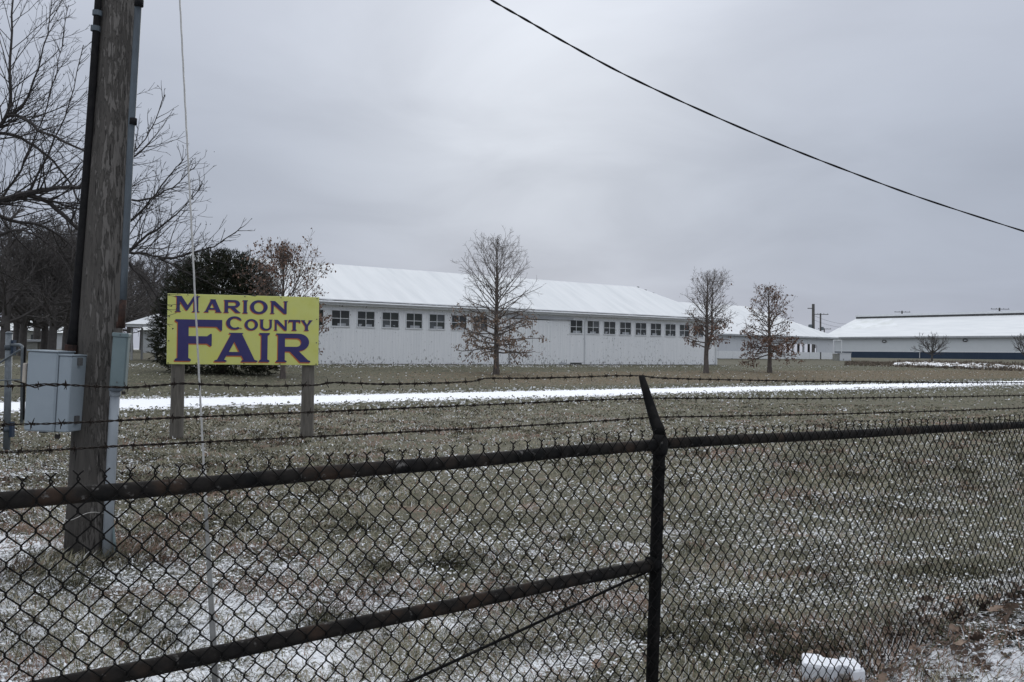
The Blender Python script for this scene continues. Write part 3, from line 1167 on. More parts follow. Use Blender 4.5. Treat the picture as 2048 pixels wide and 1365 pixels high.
def small_tree(px, py, Y, ytop, halfw, seed, label):
    rg = random.Random(seed)
    p = at(px, py, Y)
    base = Vector((p.x, p.y, gz(p.x, p.y)))
    m = Y / F_
    Hh = (py - ytop) * m * 1.02
    o = thing('bare_tree', label, 'tree', base)
    tr, br = MB(), MB()
    tr.tube([(0, 0, -.2), (0, 0, Hh * .2), (.03, 0, Hh * .42)], [.16, .12, .09], 7, False)
    P = dict(depth=3, seg=[5, 4, 3], taper=[.3, .4, .5], jit=[.12, .18, .2], up=[.06, .05, .05], kids=[0, 9, 6], ref=[1.5, .7, .3], ang=[0, .65, .7], lr=[0, .5, .5], rr=.62, rmin=.018)
    P['from'] = [0, .25, .3]
    for k in range(11):
        phi = k * 2.4
        el = rg.uniform(.25, 1.2)
        hw_ = halfw * m
        d = Vector((math.cos(phi) * math.cos(el), math.sin(phi) * math.cos(el), math.sin(el)))
        ln_ = min(hw_ / max(.3, math.cos(el)), Hh * .62 / max(.3, math.sin(el)))
        grow(br, Vector((0, 0, Hh * rg.uniform(.26, .42))), d, ln_, .065, 0, P, rg)
    tr.build('trunk', 'bark_far', o, True)
    br.build('branches', 'bark_far', o)


small_tree(1864, 721, 128, 672, 34, 3, 'small spreading bare tree in front of the steel wall, among the brush')
small_tree(2052, 724, 118, 668, 36, 9, 'bare tree cut by the right edge, in front of the steel wall')

# ---- the big tree whose trunk stands just outside the left edge
bt_base = at(-235, 760, 14.0)
bt_base.z = gz(bt_base.x, bt_base.y)
big = thing('big_bare_tree', 'big spreading bare tree at the left edge, reaching over the utility pole', 'tree', bt_base)


def bl(px, py, Y):
    return at(px, py, Y) - bt_base


tr = MB()
tr.tube([(0, 0, -.3), (.05, 0, .6), tuple(bl(-190, 560, 13.9)), tuple(bl(-120, 440, 13.8)), tuple(bl(-70, 330, 13.8))], [.46, .36, .30, .25, .17], 10, False)
tr.build('trunk', 'bark_dark', big, True)
limbs = [
    ([(-120, 440, 13.8), (-50, 415, 13.6), (0, 403, 13.4), (60, 385, 13.2), (110, 376, 13.0), (170, 372, 12.8), (225, 352, 12.6), (262, 322, 12.4), (300, 285, 12.3)], .056),
    ([(0, 403, 13.4), (55, 393, 13.3), (100, 408, 13.3), (150, 452, 13.2), (200, 492, 13.1), (253, 504, 13.0), (293, 509, 13), (321, 517, 12.9), (359, 540, 12.9), (419, 566, 12.8)], .042),
    ([(321, 517, 12.9), (351, 515, 12.7), (376, 508, 12.6), (419, 497, 12.5), (450, 480, 12.4), (482, 455, 12.3)], .022),
    ([(-70, 330, 13.8), (-30, 270, 13.9), (15, 228, 14), (20, 120, 14.1), (24, 0, 14.3), (28, -120, 14.4)], .040),
    ([(15, 228, 14), (45, 214, 13.8), (75, 140, 13.6), (98, 45, 13.5), (106, -60, 13.4)], .024),
    ([(15, 230, 14), (50, 238, 13.7), (75, 260, 13.5), (110, 275, 13.3), (165, 302, 13), (215, 320, 12.8), (260, 310, 12.6), (300, 265, 12.5), (330, 190, 12.4)], .028),
    ([(-40, 262, 13.9), (30, 272, 14.2), (80, 300, 14.3), (130, 352, 14.3), (165, 410, 14.2), (210, 440, 14), (258, 445, 13.9)], .030),
    ([(258, 445, 13.9), (300, 402, 13.8), (345, 345, 13.7), (368, 318, 13.6)], .02),
    ([(253, 504, 13.0), (300, 470, 12.8), (352, 430, 12.6), (405, 368, 12.4)], .022),
    ([(210, 492, 13.1), (270, 540, 13.3), (310, 590, 13.4), (330, 650, 13.5)], .022),
    ([(60, 385, 13.2), (100, 300, 13.0), (140, 210, 12.9), (165, 90, 12.8)], .020),
    ([(-50, 415, 13.6), (20, 440, 14.3), (90, 455, 14.6), (150, 500, 14.7), (180, 560, 14.7)], .036),
    ([(0, 404, 13.4), (40, 340, 14.4), (85, 240, 14.7), (118, 120, 14.9), (135, 10, 15)], .020),
    ([(-60, 500, 13.6), (20, 462, 13.0), (70, 470, 12.8), (120, 510, 12.6), (150, 570, 12.5)], .026),
    ([(170, 372, 12.8), (230, 395, 12.6), (290, 400, 12.5), (345, 375, 12.4), (388, 335, 12.3)], .024),
    ([(-70, 330, 13.8), (-60, 200, 13.5), (-35, 80, 13.3), (-10, -50, 13.2)], .03),
    ([(-100, 470, 13.8), (-30, 530, 14.5), (40, 560, 14.9), (110, 600, 15.1)], .022),
]
br = MB()
P = dict(depth=4, seg=[4, 5, 4, 3], taper=[.5, .3, .4, .5], jit=[.1, .13, .16, .2], up=[.03, .05, .05, .05], kids=[0, 0, 7, 5], ref=[1, 1.2, .6, .4], ang=[0, .7, .6, .65], lr=[0, .5, .5, .5], rr=.55, rmin=.0032)
P['from'] = [0, 0, .2, .25]
rg = random.Random(77)
tips = []
for (pts, r0) in limbs:
    Pp = [bl(*q) for q in pts]
    # smooth the run of points
    sm = []
    for i in range(len(Pp) - 1):
        p0, p1, p2, p3 = Pp[max(i - 1, 0)], Pp[i], Pp[i + 1], Pp[min(i + 2, len(Pp) - 1)]
        for k in range(4):
            u = k / 4
            sm.append(.5 * ((2 * p1) + (-p0 + p2) * u + (2 * p0 - 5 * p1 + 4 * p2 - p3) * u * u + (-p0 + 3 * p1 - 3 * p2 + p3) * u ** 3))
    sm.append(Pp[-1])
    sm = [q + Vector((rg.uniform(-.012, .012), rg.uniform(-.03, .03), rg.uniform(-.012, .012))) for q in sm]
    n = len(sm)
    rad = [max(.006, r0 * (1 - .86 * (i / (n - 1)) ** .9)) for i in range(n)]
    br.tube(sm, rad, 6, False)
    tot = sum((sm[i + 1] - sm[i]).length for i in range(n - 1))
    nk = int(tot * 11)
    for k in range(nk):
        u = (k + rg.random()) / nk
        if u < .1 and r0 > .03:
            continue
        i = min(n - 2, int(u * (n - 1)))
        q = sm[i].lerp(sm[i + 1], u * (n - 1) - i)
        dd = (sm[i + 1] - sm[i]).normalized()
        ax = dd.orthogonal().normalized()
        ax.rotate(Matrix.Rotation(rg.uniform(0, 6.28), 3, dd))
        ang = rg.uniform(.5, 1.15)
        nd = dd * math.cos(ang) + ax * math.sin(ang) + Vector((.12, 0, .28))
        ln_ = rg.uniform(.5, 1.5) * (1.0 if u < .75 else .62) * (1.0 if r0 > .03 else .62 - .25 * u)
        grow(br, q, nd, ln_, max(.006, min(.016, rad[i] * .45)), 1, P, rg, tips)
br.build('branches', 'bark_dark', big)
# a few buds left at twig ends
leaf_np(tips, 220, .03, rg, 0).build('buds', 'bark_dark', big, kind='stuff')


# ---- woods at the left, in the distance
def wood_mesh(seed, Hh, kids1=26, spread=.6):
    rg = random.Random(seed)
    tr, br = MB(), MB()
    nn = 8
    pts, rad = [], []
    off = Vector((0, 0, 0))
    for i in range(nn + 1):
        u = i / nn
        off += Vector((rg.uniform(-.1, .1), rg.uniform(-.1, .1), 0))
        pts.append(Vector((off.x, off.y, Hh * .9 * u - (.3 if i == 0 else 0))))
        rad.append(.27 * (1 - u) ** .8 + .03)
    tr.tube(pts, rad, 7, False)
    P = dict(depth=3, seg=[5, 4, 3], taper=[.3, .4, .5], jit=[.12, .18, .22], up=[.06, .05, .04], kids=[0, 15, 10], ref=[2.5, 1.0, .5], ang=[0, .7, .7], lr=[0, .5, .5], rr=.55, rmin=.014)
    P['from'] = [0, .2, .2]
    for k in range(kids1):
        u = .2 + .78 * (k + rg.random()) / kids1
        kk = u * nn
        j = min(nn - 1, int(kk))
        q = pts[j].lerp(pts[j + 1], kk - j)
        phi = k * 2.4 + rg.uniform(-.4, .4)
        el = rg.uniform(-.1, .7) + .5 * u
        d = Vector((math.cos(phi) * math.cos(el), math.sin(phi) * math.cos(el), math.sin(el)))
        grow(br, q, d, Hh * spread * (1.05 - .75 * u) * rg.uniform(.75, 1.15), max(.03, rad[j] * .42), 0, P, rg)
    return tr.mesh('trunk', 'bark_far', True), br.mesh('branches', 'bark_far')


WV = [wood_mesh(31, 9, 26), wood_mesh(32, 9, 28, .5), wood_mesh(33, 9, 30, .55)]
WL = ['bare tree in the left wood, second row behind the gate post', 'bare tree in the left wood, second row above the concrete booth', 'bare tree in the left wood, second row above the cabinet corner', 'bare tree in the left wood, second row just left of the utility pole', 'broad bare tree in the left wood, cut by the left edge of the photo', 'bare tree in the left wood just right of the galvanised gate post', 'bare tree in the left wood above the grey cabinet, low boughs dusted with snow',
      'bare tree in the left wood touching the black conduit on the pole', 'bare tree hidden in the back of the left wood, leftmost behind the broad one', 'bare tree at the back of the left wood above the small concrete booth',
      'bare tree at the back of the left wood behind the utility pole', 'slim bare tree between the pole conduit and the shelter', 'slim bare tree rising right behind the shelter roof', 'slim bare tree left of the dark cedar top',
      'slim pale bare tree farthest back between pole and cedar', 'bare tree filling the gap behind the black conduit, far back']
WPOS = [(30, 699, 74, 1.15, 1), (88, 699, 76, 1.1, 0), (140, 699, 74, 1.15, 2), (178, 699, 72, 1.1, 1), (8, 700, 58, 1.08, 0), (46, 699, 66, 1.0, 1), (102, 702, 60, 1.0, 2), (158, 700, 64, 1.05, 0), (-14, 699, 84, 1.2, 2), (70, 697, 92, 1.3, 1),
        (196, 699, 84, 1.15, 2), (262, 698, 96, 1.15, 1), (300, 698, 104, 1.2, 0), (332, 698, 112, 1.25, 2), (282, 698, 128, 1.4, 1), (128, 697, 100, 1.4, 0)]
rg = random.Random(5)
for k, ((px, py, Yd, sc, vi), lb) in enumerate(zip(WPOS, WL)):
    p = at(px, py, Yd)
    p.z = gz(p.x, p.y)
    o = thing('bare_tree', lb, 'tree', p, rg.uniform(0, 6), 'trees of the left wood')
    o.scale = (sc, sc, sc)
    link('trunk', WV[vi][0], o)
    link('branches', WV[vi][1], o)

# ---- the dark cedar behind the sign
cb = at(440, 745, 46)
cb.z = gz(cb.x, cb.y)
ced = thing('cedar', 'wide shaggy dark evergreen cedar directly behind the yellow sign', 'evergreen', cb)
rs = np.random.RandomState(12)
m46 = 46 / F_
lobes = []  # centre x (px from 440), z (px up), radii px
for (cx, cz, rx_, rz__, ry_) in ((-5, 110, 100, 112, 85), (-25, 170, 72, 68, 62), (30, 175, 66, 60, 55), (-85, 85, 46, 72, 60), (75, 90, 46, 82, 60), (-70, 135, 42, 58, 50), (68, 150, 42, 52, 50), (-62, 190, 34, 34, 30), (-25, 208, 34, 34, 25), (15, 212, 36, 30, 25), (55, 195, 30, 30, 25), (-105, 50, 22, 36, 35), (95, 40, 24, 40, 35), (0, 30, 108, 36, 70), (-98, 110, 20, 30, 30)):
    lobes.append((cx * m46, cz * m46, rx_ * m46, rz__ * m46, ry_ * m46))
NS = 8200
vol = np.array([a[2] * a[3] * a[4] for a in lobes]) ** .66
pick = rs.choice(len(lobes), NS, p=vol / vol.sum())
lb_ = np.array(lobes)[pick]
u = rs.normal(size=(NS, 3))
u /= np.linalg.norm(u, axis=1)[:, None]
rr = rs.uniform(.55, 1.06, NS) ** .7
cen = np.column_stack([lb_[:, 0] + u[:, 0] * lb_[:, 2] * rr, u[:, 1] * lb_[:, 4] * rr, lb_[:, 1] + u[:, 2] * lb_[:, 3] * rr])
keep = cen[:, 2] > .02
cen, u, rr = cen[keep], u[keep], rr[keep]
NS = len(cen)
dirn = u * np.array([1, 1, .5]) + np.array([0, 0, .28]) + rs.normal(size=(NS, 3)) * .28
dirn /= np.linalg.norm(dirn, axis=1)[:, None]
K = 17
kk = np.arange(K) / (K - 1)
ln_ = rs.uniform(.28, .58, NS)
V, Tn, Cc = [], [], []
tone = rs.rand(NS)
basec = np.where(tone[:, None] < .62, np.array([[.027, .033, .020]]), np.where(tone[:, None] < .86, np.array([[.042, .044, .028]]), np.array([[.050, .047, .030]])))
vs = []
cs = []
for k in range(K):
    st = cen + dirn * (ln_ * kk[k] * .75)[:, None]
    off = rs.normal(size=(NS, 3)) * .55
    dd = dirn + off
    dd /= np.linalg.norm(dd, axis=1)[:, None]
    l2 = ln_ * rs.uniform(.22, .42, NS)
    sd = np.cross(dd, rs.normal(size=(NS, 3)))
    sd /= np.linalg.norm(sd, axis=1)[:, None]
    wd = (.0155 * rs.uniform(.6, 1.4, NS))[:, None]
    a = st + sd * wd
    b = st - sd * wd
    c = st + dd * l2[:, None]
    vs.append(np.stack([a, b, c], 1).reshape(-1, 3))
    cs.append(np.repeat(basec * rs.uniform(.75, 1.3, NS)[:, None], 3, 0))
vs = np.concatenate(vs)
cs = np.concatenate(cs)
tri = np.arange(len(vs)).reshape(-1, 3)
link('foliage', np_mesh('foliage', vs, None, 'blades', cs, tri), ced, 'stuff')
mb = MB()
mb.tube([(0, 0, -.2), (0, .05, 2), (.05, 0, 4.6)], [.22, .16, .04], 8, False)
for k in range(34):
    a_ = k * 2.4
    z_ = .3 + 3.9 * k / 34
    q = Vector((0, 0, z_))
    mb.tube([q, q + Vector((math.cos(a_) * 1.2, math.sin(a_) * 1.0, .35)), q + Vector((math.cos(a_) * 1.9, math.sin(a_) * 1.6, .9))], [.06, .04, .015], 4, False)
mb.build('trunk', 'cedar_wood', ced)

# ------------------------------------------------------------------ shelter, booth and houses at the left
sp_ = at(263, 718, 60)
sh = thing('picnic_shelter', 'small open shelter on thin posts with a snowy roof, left of the cedar', 'shelter', (sp_.x, sp_.y, gz(sp_.x, sp_.y)), R(8))
for (x_, y_) in ((0, 0), (1.55, -.25), (3.0, 0), (0, 2.6), (.9, 2.6), (3.0, 2.6)):
    MB().box((x_ - .06, y_ - .06, -.1), (x_ + .06, y_ + .06, 2.12)).build('post', 'shelter_wood', sh)
MB().box((-.25, -.35, 2.12), (3.25, -.27, 2.30)).box((-.25, -.26, 2.12), (-.17, 2.9, 2.30)).box((3.17, -.26, 2.12), (3.25, 2.9, 2.3)).build('roof_beam', 'trim_white', sh)
mb = MB()
A, B, C, D, T_ = (-.4, -.5, 2.30), (3.4, -.5, 2.30), (3.4, 3.1, 2.30), (-.4, 3.1, 2.30), (1.9, 1.3, 3.25)
mb.add([A, B, C, D, T_], [(0, 1, 4), (1, 2, 4), (2, 3, 4), (3, 0, 4), (3, 2, 1, 0)])
mb.build('roof', 'snow', sh)

bo_ = at(44, 701, 88)
bo_.z = gz(bo_.x, bo_.y)
bt = thing('booth', 'low grey concrete booth with snow on its slab and yellow corner post', 'booth', bo_)
MB().bbox((0, 0, 0), (1.45, 1.0, .86), .02).build('wall', 'concrete', bt)
MB().box((1.5, .02, .0), (1.85, .9, .84)).build('door', 'post_wood', bt)
MB().tube([(1.92, -.04, 0), (1.92, -.04, .98)], .07, 6).build('corner_post', 'yellow_paint', bt)
MB().box((-.2, -.15, .88), (2.05, 1.2, 1.02)).build('roof_slab', 'gutter_grey', bt)
MB().bbox((-.18, -.12, 1.022), (2.03, 1.17, 1.08), .02).build('snow_cover', 'snow', bt)


def house(px, Y, wd, ht, rf, label, mat='house_white', dp=6, rz=0):
    p = at(px, 697, Y)
    p.z = gz(p.x, p.y)
    o = thing('house', label, 'house', p, rz)
    MB().box((0, 0, -.2), (wd, dp, ht)).build('wall', mat, o)
    mb = MB()
    e_ = .4
    mb.add([(-e_, -e_, ht), (wd + e_, -e_, ht), (wd + e_, dp / 2, ht + rf), (-e_, dp / 2, ht + rf), (wd + e_, dp + e_, ht), (-e_, dp + e_, ht)], [(0, 1, 2, 3), (3, 2, 4, 5), (0, 3, 5), (1, 4, 2), (0, 5, 4, 1)])
    mb.build('roof', 'roof_bare', o)
    for k in range(max(1, int(wd // 3))):
        x_ = 1 + k * 3.0
        if x_ + 1 < wd:
            MB().box((x_, -.05, ht * .4), (x_ + .9, -.01, ht * .78)).build('window', 'pane', o)


house(-40, 130, 9, 2.5, 1.8, 'low pale house far behind the left wood, at the left edge', 'concrete')
house(48, 135, 6.5, 2.6, 2.0, 'pale house far behind the left wood above the concrete booth', 'concrete')
house(111, 120, 2.2, 2.1, .9, 'tiny white outbuilding far off, seen between tree trunks above the cabinet')
house(285, 92, 1.1, 2.2, .7, 'narrow white shed behind the shelter posts')

# ------------------------------------------------------------------ brush by the steel building
rs = np.random.RandomState(4)
NB = 9000
bx = rs.uniform(1690, 2140, NB)
Yb = np.clip(rs.normal(110, 7, NB), 96, 126)
band = np.where(bx > 1795, 1.0, .5)
vs, cs = [], []
pos = np.array([tuple(at(a_, 700, b_)) for a_, b_ in zip(bx, Yb)])
pos[:, 2] = terr(pos[:, 0], pos[:, 1], False)
hgt = rs.uniform(.1, .55, NB) * band * (1 + .5 * (fbm(pos[:, 0] / 4, pos[:, 1] / 4, 2) - .4))
hgt = np.where(Yb < 108, hgt * .85, hgt)
lean = rs.normal(size=(NB, 3)) * .35
lean[:, 2] = 1
sd = np.column_stack([rs.normal(size=NB), rs.normal(size=NB) * .4, np.zeros(NB)]) * .07
top = pos + lean * hgt[:, None]
V = np.stack([pos - sd, pos + sd, top], 1).reshape(-1, 3)
snowy = (rs.rand(NB) < np.where((bx > 1790) & (Yb < 116), .0, .0))
cb_ = np.array([.15, .125, .098])[None] * rs.uniform(.6, 1.4, NB)[:, None]
link('brush', np_mesh('brush', V, None, 'blades', np.repeat(cb_, 3, 0), np.arange(len(V)).reshape(-1, 3)), None, 'stuff')
# snow lying over the flattened brush: lumpy heap
hx = rs.uniform(1796, 2060, 420)
vs, fs = [], []
mbp = MB()
for k in range(420):
    xx = hx[k]
    if xx > 1965 and rs.rand() < .72:
        continue
    p = at(xx, 700, rs.uniform(100, 111))
    z0 = gz(p.x, p.y)
    a_, b_, c_ = rs.uniform(.3, 1.0), rs.uniform(.3, .9), rs.uniform(.14, .42)
    ring = []
    for q in range(7):
        an = q / 7 * 6.283
        ring.append((p.x + a_ * math.cos(an) * rs.uniform(.7, 1.2), p.y + b_ * math.sin(an) * rs.uniform(.7, 1.2), z0 + c_ * rs.uniform(.1, .7)))
    mbp.add(ring + [(p.x, p.y, z0 + c_)], [(q, (q + 1) % 7, 7) for q in range(7)])
mbp.build('snow_heap', 'heap_snow', None, True, 'stuff')

# ------------------------------------------------------------------ yellow sign
Zl, Zr = 17.0, 17.68
pTL, pBL = at(334, 587.4, Zl), at(333, 728.6, Zl)
pTR, pBR = at(635.5, 594.8, Zr), at(636.5, 730.6, Zr)
o0 = Vector((pBL.x, pBL.y, 0))
ex = Vector((pBR.x - pBL.x, pBR.y - pBL.y, 0))
SWd = ex.length
rzs = math.atan2(ex.y, ex.x)
zb = pBL.z
zt = pTL.z
SHt = zt - zb
sgn = thing('fair_sign', 'yellow MARION COUNTY FAIR sign board on two round wooden posts', 'sign', (o0.x, o0.y, 0), rzs)
MB().bbox((0, 0, zb), (SWd, .025, zt), .004).build('panel', 'sign_yellow', sgn)
MB().box((-.004, .026, zb - .004), (SWd + .004, .034, zt + .004)).build('panel_back', 'sign_edge', sgn)
for px in (352.5, 615):
    u = (px - 334) / (636 - 334)
    xx = SWd * (u + .004 * (1 - u))
    wx = o0 + ex * u
    zg = gz(wx.x, wx.y)
    pts = [(xx, .16, zg - .3), (xx, .16, zg + .05), (xx + .008, .16, zb * .5), (xx + .01, .155, zb + .6), (xx + .012, .155, zt - .25)]
    MB().tube(pts, [.128, .124, .118, .114, .11], 12).build('post', 'post_wood', sgn, True)


def ell(cx, cy, rx, ry, a0, a1, n):
    return [(cx + rx * math.cos(R(a0 + (a1 - a0) * k / n)), cy + ry * math.sin(R(a0 + (a1 - a0) * k / n))) for k in range(n + 1)]


GLY = {
    'I': [[(0, 0), (1, 0), (1, .05), (.80, .09), (.80, .91), (1, .95), (1, 1), (0, 1), (0, .95), (.20, .91), (.20, .09), (0, .05)]],
    'F': [[(0, 0), (.34, 0), (.34, .045), (.285, .075), (.285, .42), (.68, .42), (.75, .365), (.78, .365), (.78, .66), (.75, .66), (.68, .60), (.285, .60), (.285, .83), (.88, .83), (.965, .74), (1, .74), (1, 1), (0, 1), (0, .955), (.055, .925), (.055, .075), (0, .045)]],
    'A': [[(0, 0), (.28, 0), (.28, .045), (.225, .07), (.275, .21), (.625, .21), (.675, .07), (.625, .045), (.625, 0), (1, 0), (1, .045), (.935, .07), (.635, .955), (.66, .975), (.66, 1), (.33, 1), (.33, .975), (.375, .945), (.065, .07), (0, .045)],
          [(.33, .34), (.575, .34), (.455, .69)]],
    'R': [[(0, 0), (.31, 0), (.31, .045), (.255, .075), (.255, .37), (.40, .37), (.70, 0), (1, 0), (1, .045), (.93, .08), (.66, .39)] + ell(.66, .70, .30, .30, -78, 90, 12) + [(0, 1), (0, .955), (.055, .925), (.055, .075), (0, .045)],
          [(.255, .54), (.60, .54)] + ell(.60, .69, .13, .145, -80, 80, 8) + [(.60, .835), (.255, .835)]],
    'O': [ell(.5, .5, .5, .515, 0, 352.5, 47), ell(.5, .5, .275, .355, 0, 352.5, 47)],
    'N': [[(0, 0), (.25, 0), (.25, .045), (.195, .075), (.195, .70), (.78, 0), (.935, 0), (.935, .925), (1, .955), (1, 1), (.745, 1), (.745, .955), (.80, .925), (.80, .345), (.27, 1), (0, 1), (0, .955), (.06, .925), (.06, .075), (0, .045)]],
    'M': [[(0, 0), (.245, 0), (.245, .04), (.19, .07), (.19, .66), (.44, .10), (.50, .10), (.745, .68), (.745, .07), (.685, .04), (.685, 0), (1, 0), (1, .04), (.935, .07), (.935, .93), (1, .96), (1, 1), (.745, 1), (.51, .43), (.26, 1), (0, 1), (0, .96), (.065, .93), (.065, .07), (0, .04)]],
    'C': [ell(.52, .5, .52, .515, 42, 318, 36) + [(.985, .06), (.945, .06)] + ell(.54, .5, .30, .36, 308, 52, 30) + [(.92, .68), (.955, .68)]],
    'U': [[(0, 1), (0, .955), (.06, .925)] + ell(.5, .36, .44, .375, 180, 360, 20) + [(.94, .925), (1, .955), (1, 1), (.72, 1), (.72, .955), (.785, .925)] + ell(.53, .40, .255, .25, 0, -180, 16) + [(.275, .925), (.335, .955), (.335, 1)]],
    'T': [[(.28, 0), (.72, 0), (.72, .05), (.63, .085), (.63, .81), (.88, .81), (.955, .69), (1, .69), (.985, 1), (.015, 1), (0, .69), (.045, .69), (.12, .81), (.37, .81), (.37, .085), (.28, .05)]],
    'Y': [[(.30, 0), (.70, 0), (.70, .05), (.62, .085), (.62, .42), (.93, .92), (1, .95), (1, 1), (.655, 1), (.655, .955), (.715, .925), (.535, .585), (.315, .925), (.37, .955), (.37, 1), (0, 1), (0, .95), (.07, .92), (.38, .42), (.38, .085), (.30, .05)]],
}


def glyph(ch, x0, y0, x1, y1, yy):
    loops = [[Vector((x0 + (x1 - x0) * a, yy, y0 + (y1 - y0) * b)) for a, b in lp] for lp in GLY[ch]]
    flat = [v for lp in loops for v in lp]
    tr = tessellate_polygon([[Vector((v.x, v.z, 0)) for v in lp] for lp in loops])
    mb = MB()
    fs = []
    for t3 in tr:
        a, b, c = [flat[i] for i in t3]
        nrm = (b - a).cross(c - a)
        fs.append(tuple(t3) if nrm.y < 0 else (t3[0], t3[2], t3[1]))
    mb.add([tuple(v) for v in flat], fs)
    return mb


def panel_xy(zx, zy):
    """measured spot on the photographed board -> metres on the board"""
    TL, TR, BR, BL = (104, 378), (993, 400), (998, 803), (95, 797)
    v = .5
    for _ in range(6):
        xl = TL[0] + (BL[0] - TL[0]) * v
        xr = TR[0] + (BR[0] - TR[0]) * v
        u = (zx - xl) / (xr - xl)
        yt = TL[1] + (TR[1] - TL[1]) * u
        yb = BL[1] + (BR[1] - BL[1]) * u
        v = (zy - yt) / (yb - yt)
    return u * SWd, zt - v * SHt


TXT = [('M', 147, 391, 287, 489), ('A', 312, 411, 415, 491), ('R', 426, 415, 524, 493), ('I', 536, 417, 567, 496), ('O', 580, 417, 684, 499), ('N', 699, 421, 805, 499),
       ('C', 441, 513, 535, 592), ('O', 549, 529, 628, 596), ('U', 637, 531, 715, 597), ('N', 724, 533, 806, 598), ('T', 810, 533, 882, 598), ('Y', 884, 535, 957, 599),
       ('F', 147, 530, 415, 780), ('A', 374, 609, 627, 784), ('I', 637, 611, 699, 784), ('R', 738, 614, 948, 786)]
for (ch, a, b, c, d) in TXT:
    X0, Y1 = panel_xy(a, b)
    X1, Y0 = panel_xy(c, d)
    lo_ = glyph(ch, X0, Y0, X1, Y1, -.006).build('letter', 'sign_navy', sgn)
    k = .011 if Y1 - Y0 < .4 else .016
    glyph(ch, X0 - k, Y0 - k * 1.25, X1 - k, Y1 - k * 1.25, -.003).build('letter_shadow', 'sign_orange', lo_)
bolt = MB().tube([(0, 0, 0), (0, -.012, 0)], .011, 7).mesh('bolt', 'dark_edge')
for u in (.01, .19, .5, .74, .985):
    for zz_ in (zb + .02, zt - .02):
        o = link('bolt', bolt, sgn)
        o.location = (u * SWd, 0, zz_)
for zz_ in (zb + .42, zb + .86):
    for u in (.012, .985):
        o = link('bolt', bolt, sgn)
        o.location = (u * SWd, 0, zz_)

# ------------------------------------------------------------------ big utility pole with its hardware
YP = 7.29
pb_ = at(176, 1115, YP)
pt_ = at(238, 0, YP + .15)
pdir = (pt_ - pb_)
pole = thing('utility_pole', 'tall weathered wooden utility pole leaning slightly right in the left foreground', 'utility pole', (pb_.x, pb_.y, gz(pb_.x, pb_.y)))
pl = lambda v: loc_(pole, v)
k_ = 8.6 / pdir.z
pts, rad = [], []
for i in range(14):
    u = -.06 + (k_ + .06) * i / 13
    pts.append(pl(pb_ + pdir * u))
    rad.append(.176 - .038 * u)
MB().tube(pts, rad, 28).build('shaft', 'pole_wood', pole, True)
for (z_, w_) in ((2.0, .0), (3.4, .01)):
    pass


def pole_at(px, py, dY=0.0):
    return at(px, py, YP + dY)


# black conduit on the left side of the pole
cc = pole_at(190, 0)
con = thing('black_conduit', 'black conduit running down the left side of the utility pole', 'conduit', pole_at(150, 700))
cl_ = lambda v: loc_(con, v)
MB().tube([cl_(pole_at(199, -260)), cl_(pole_at(196.5, 0)), cl_(pole_at(180, 250)), cl_(pole_at(166, 450)), cl_(pole_at(151, 640)), cl_(pole_at(142, 712, -.05))], [.024, .026, .03, .034, .04, .043], 10).build('pipe', 'black_cable', con, True)
for (x_, y_) in ((194.5, 27), (191, 58)):
    MB().tube([cl_(pole_at(x_ + .3, y_ - 5)), cl_(pole_at(x_ - .3, y_ + 5))], .036, 10).build('clamp', 'conduit_grey', con)
MB().tube([cl_(pole_at(143, 690, -.05)), cl_(pole_at(140.5, 712, -.05))], .05, 10).build('bushing', 'rust', con)

# grey conduit on the right side
con2 = thing('grey_conduit', 'grey steel conduit with rusted lower end on the right side of the pole', 'conduit', pole_at(242, 660, -.06))
cl2 = lambda v: loc_(con2, v)
MB().tube([cl2(pole_at(284, -240, -.02)), cl2(pole_at(277, 0, -.02)), cl2(pole_at(262, 270, -.04)), cl2(pole_at(250, 520, -.06)), cl2(pole_at(246.5, 600, -.06))], .0262, 12).build('pipe', 'conduit_grey', con2, True)
MB().tube([cl2(pole_at(246.5, 600.5, -.06)), cl2(pole_at(241.5, 655, -.06))], .0265, 12).build('rusted_end', 'rust', con2, True)
for (x_, y_, mt) in ((278, 6, 'black_cable'), (266.5, 243, 'black_cable'), (241.5, 650, 'rust')):
    MB().tube([cl2(pole_at(x_ + .3, y_ - 6, -.05)), cl2(pole_at(x_ - .4, y_ + 7, -.05))], .034 if y_ != 243 else .028, 10).build('coupling', mt, con2, True)

# narrow metal box and the pale conduit below it
mbx = thing('junction_box', 'narrow grey metal junction box on the right side of the pole', 'junction box', pole_at(236, 777, -.12))
M = Matrix.Rotation(R(3.3), 4, 'Y') @ Matrix.Rotation(R(14), 4, 'Z')
wbx = 28 * YP / F_
hbx = 108 * YP / F_
MB().bbox((-wbx / 2, -.06, .012), (wbx / 2, .07, hbx), .006, M).build('case', 'meter_grey', mbx)
MB().bbox((-wbx / 2 + .008, -.075, .02), (wbx / 2 - .008, -.062, hbx - .03), .004, M).build('cover', 'meter_grey', mbx)
MB().bbox((-wbx / 2 - .004, -.08, hbx - .026), (wbx / 2 + .004, .075, hbx + .004), .004, M).build('hood', 'meter_grey', mbx)
MB().bbox((-wbx / 2 - .002, -.07, -.018), (wbx / 2 - .02, .06, .010), .004, M).build('base', 'conduit_grey', mbx)
for z_ in (.05, hbx - .012):
    MB().tube([M @ Vector((.0, -.082, z_)), M @ Vector((.0, -.076, z_))], .006, 6).build('screw', 'dark_edge', mbx)
con3 = thing('pale_conduit', 'pale grey plastic conduit from the junction box down to the ground', 'conduit', pole_at(214, 1125, -.1))
cl3 = lambda v: loc_(con3, v)
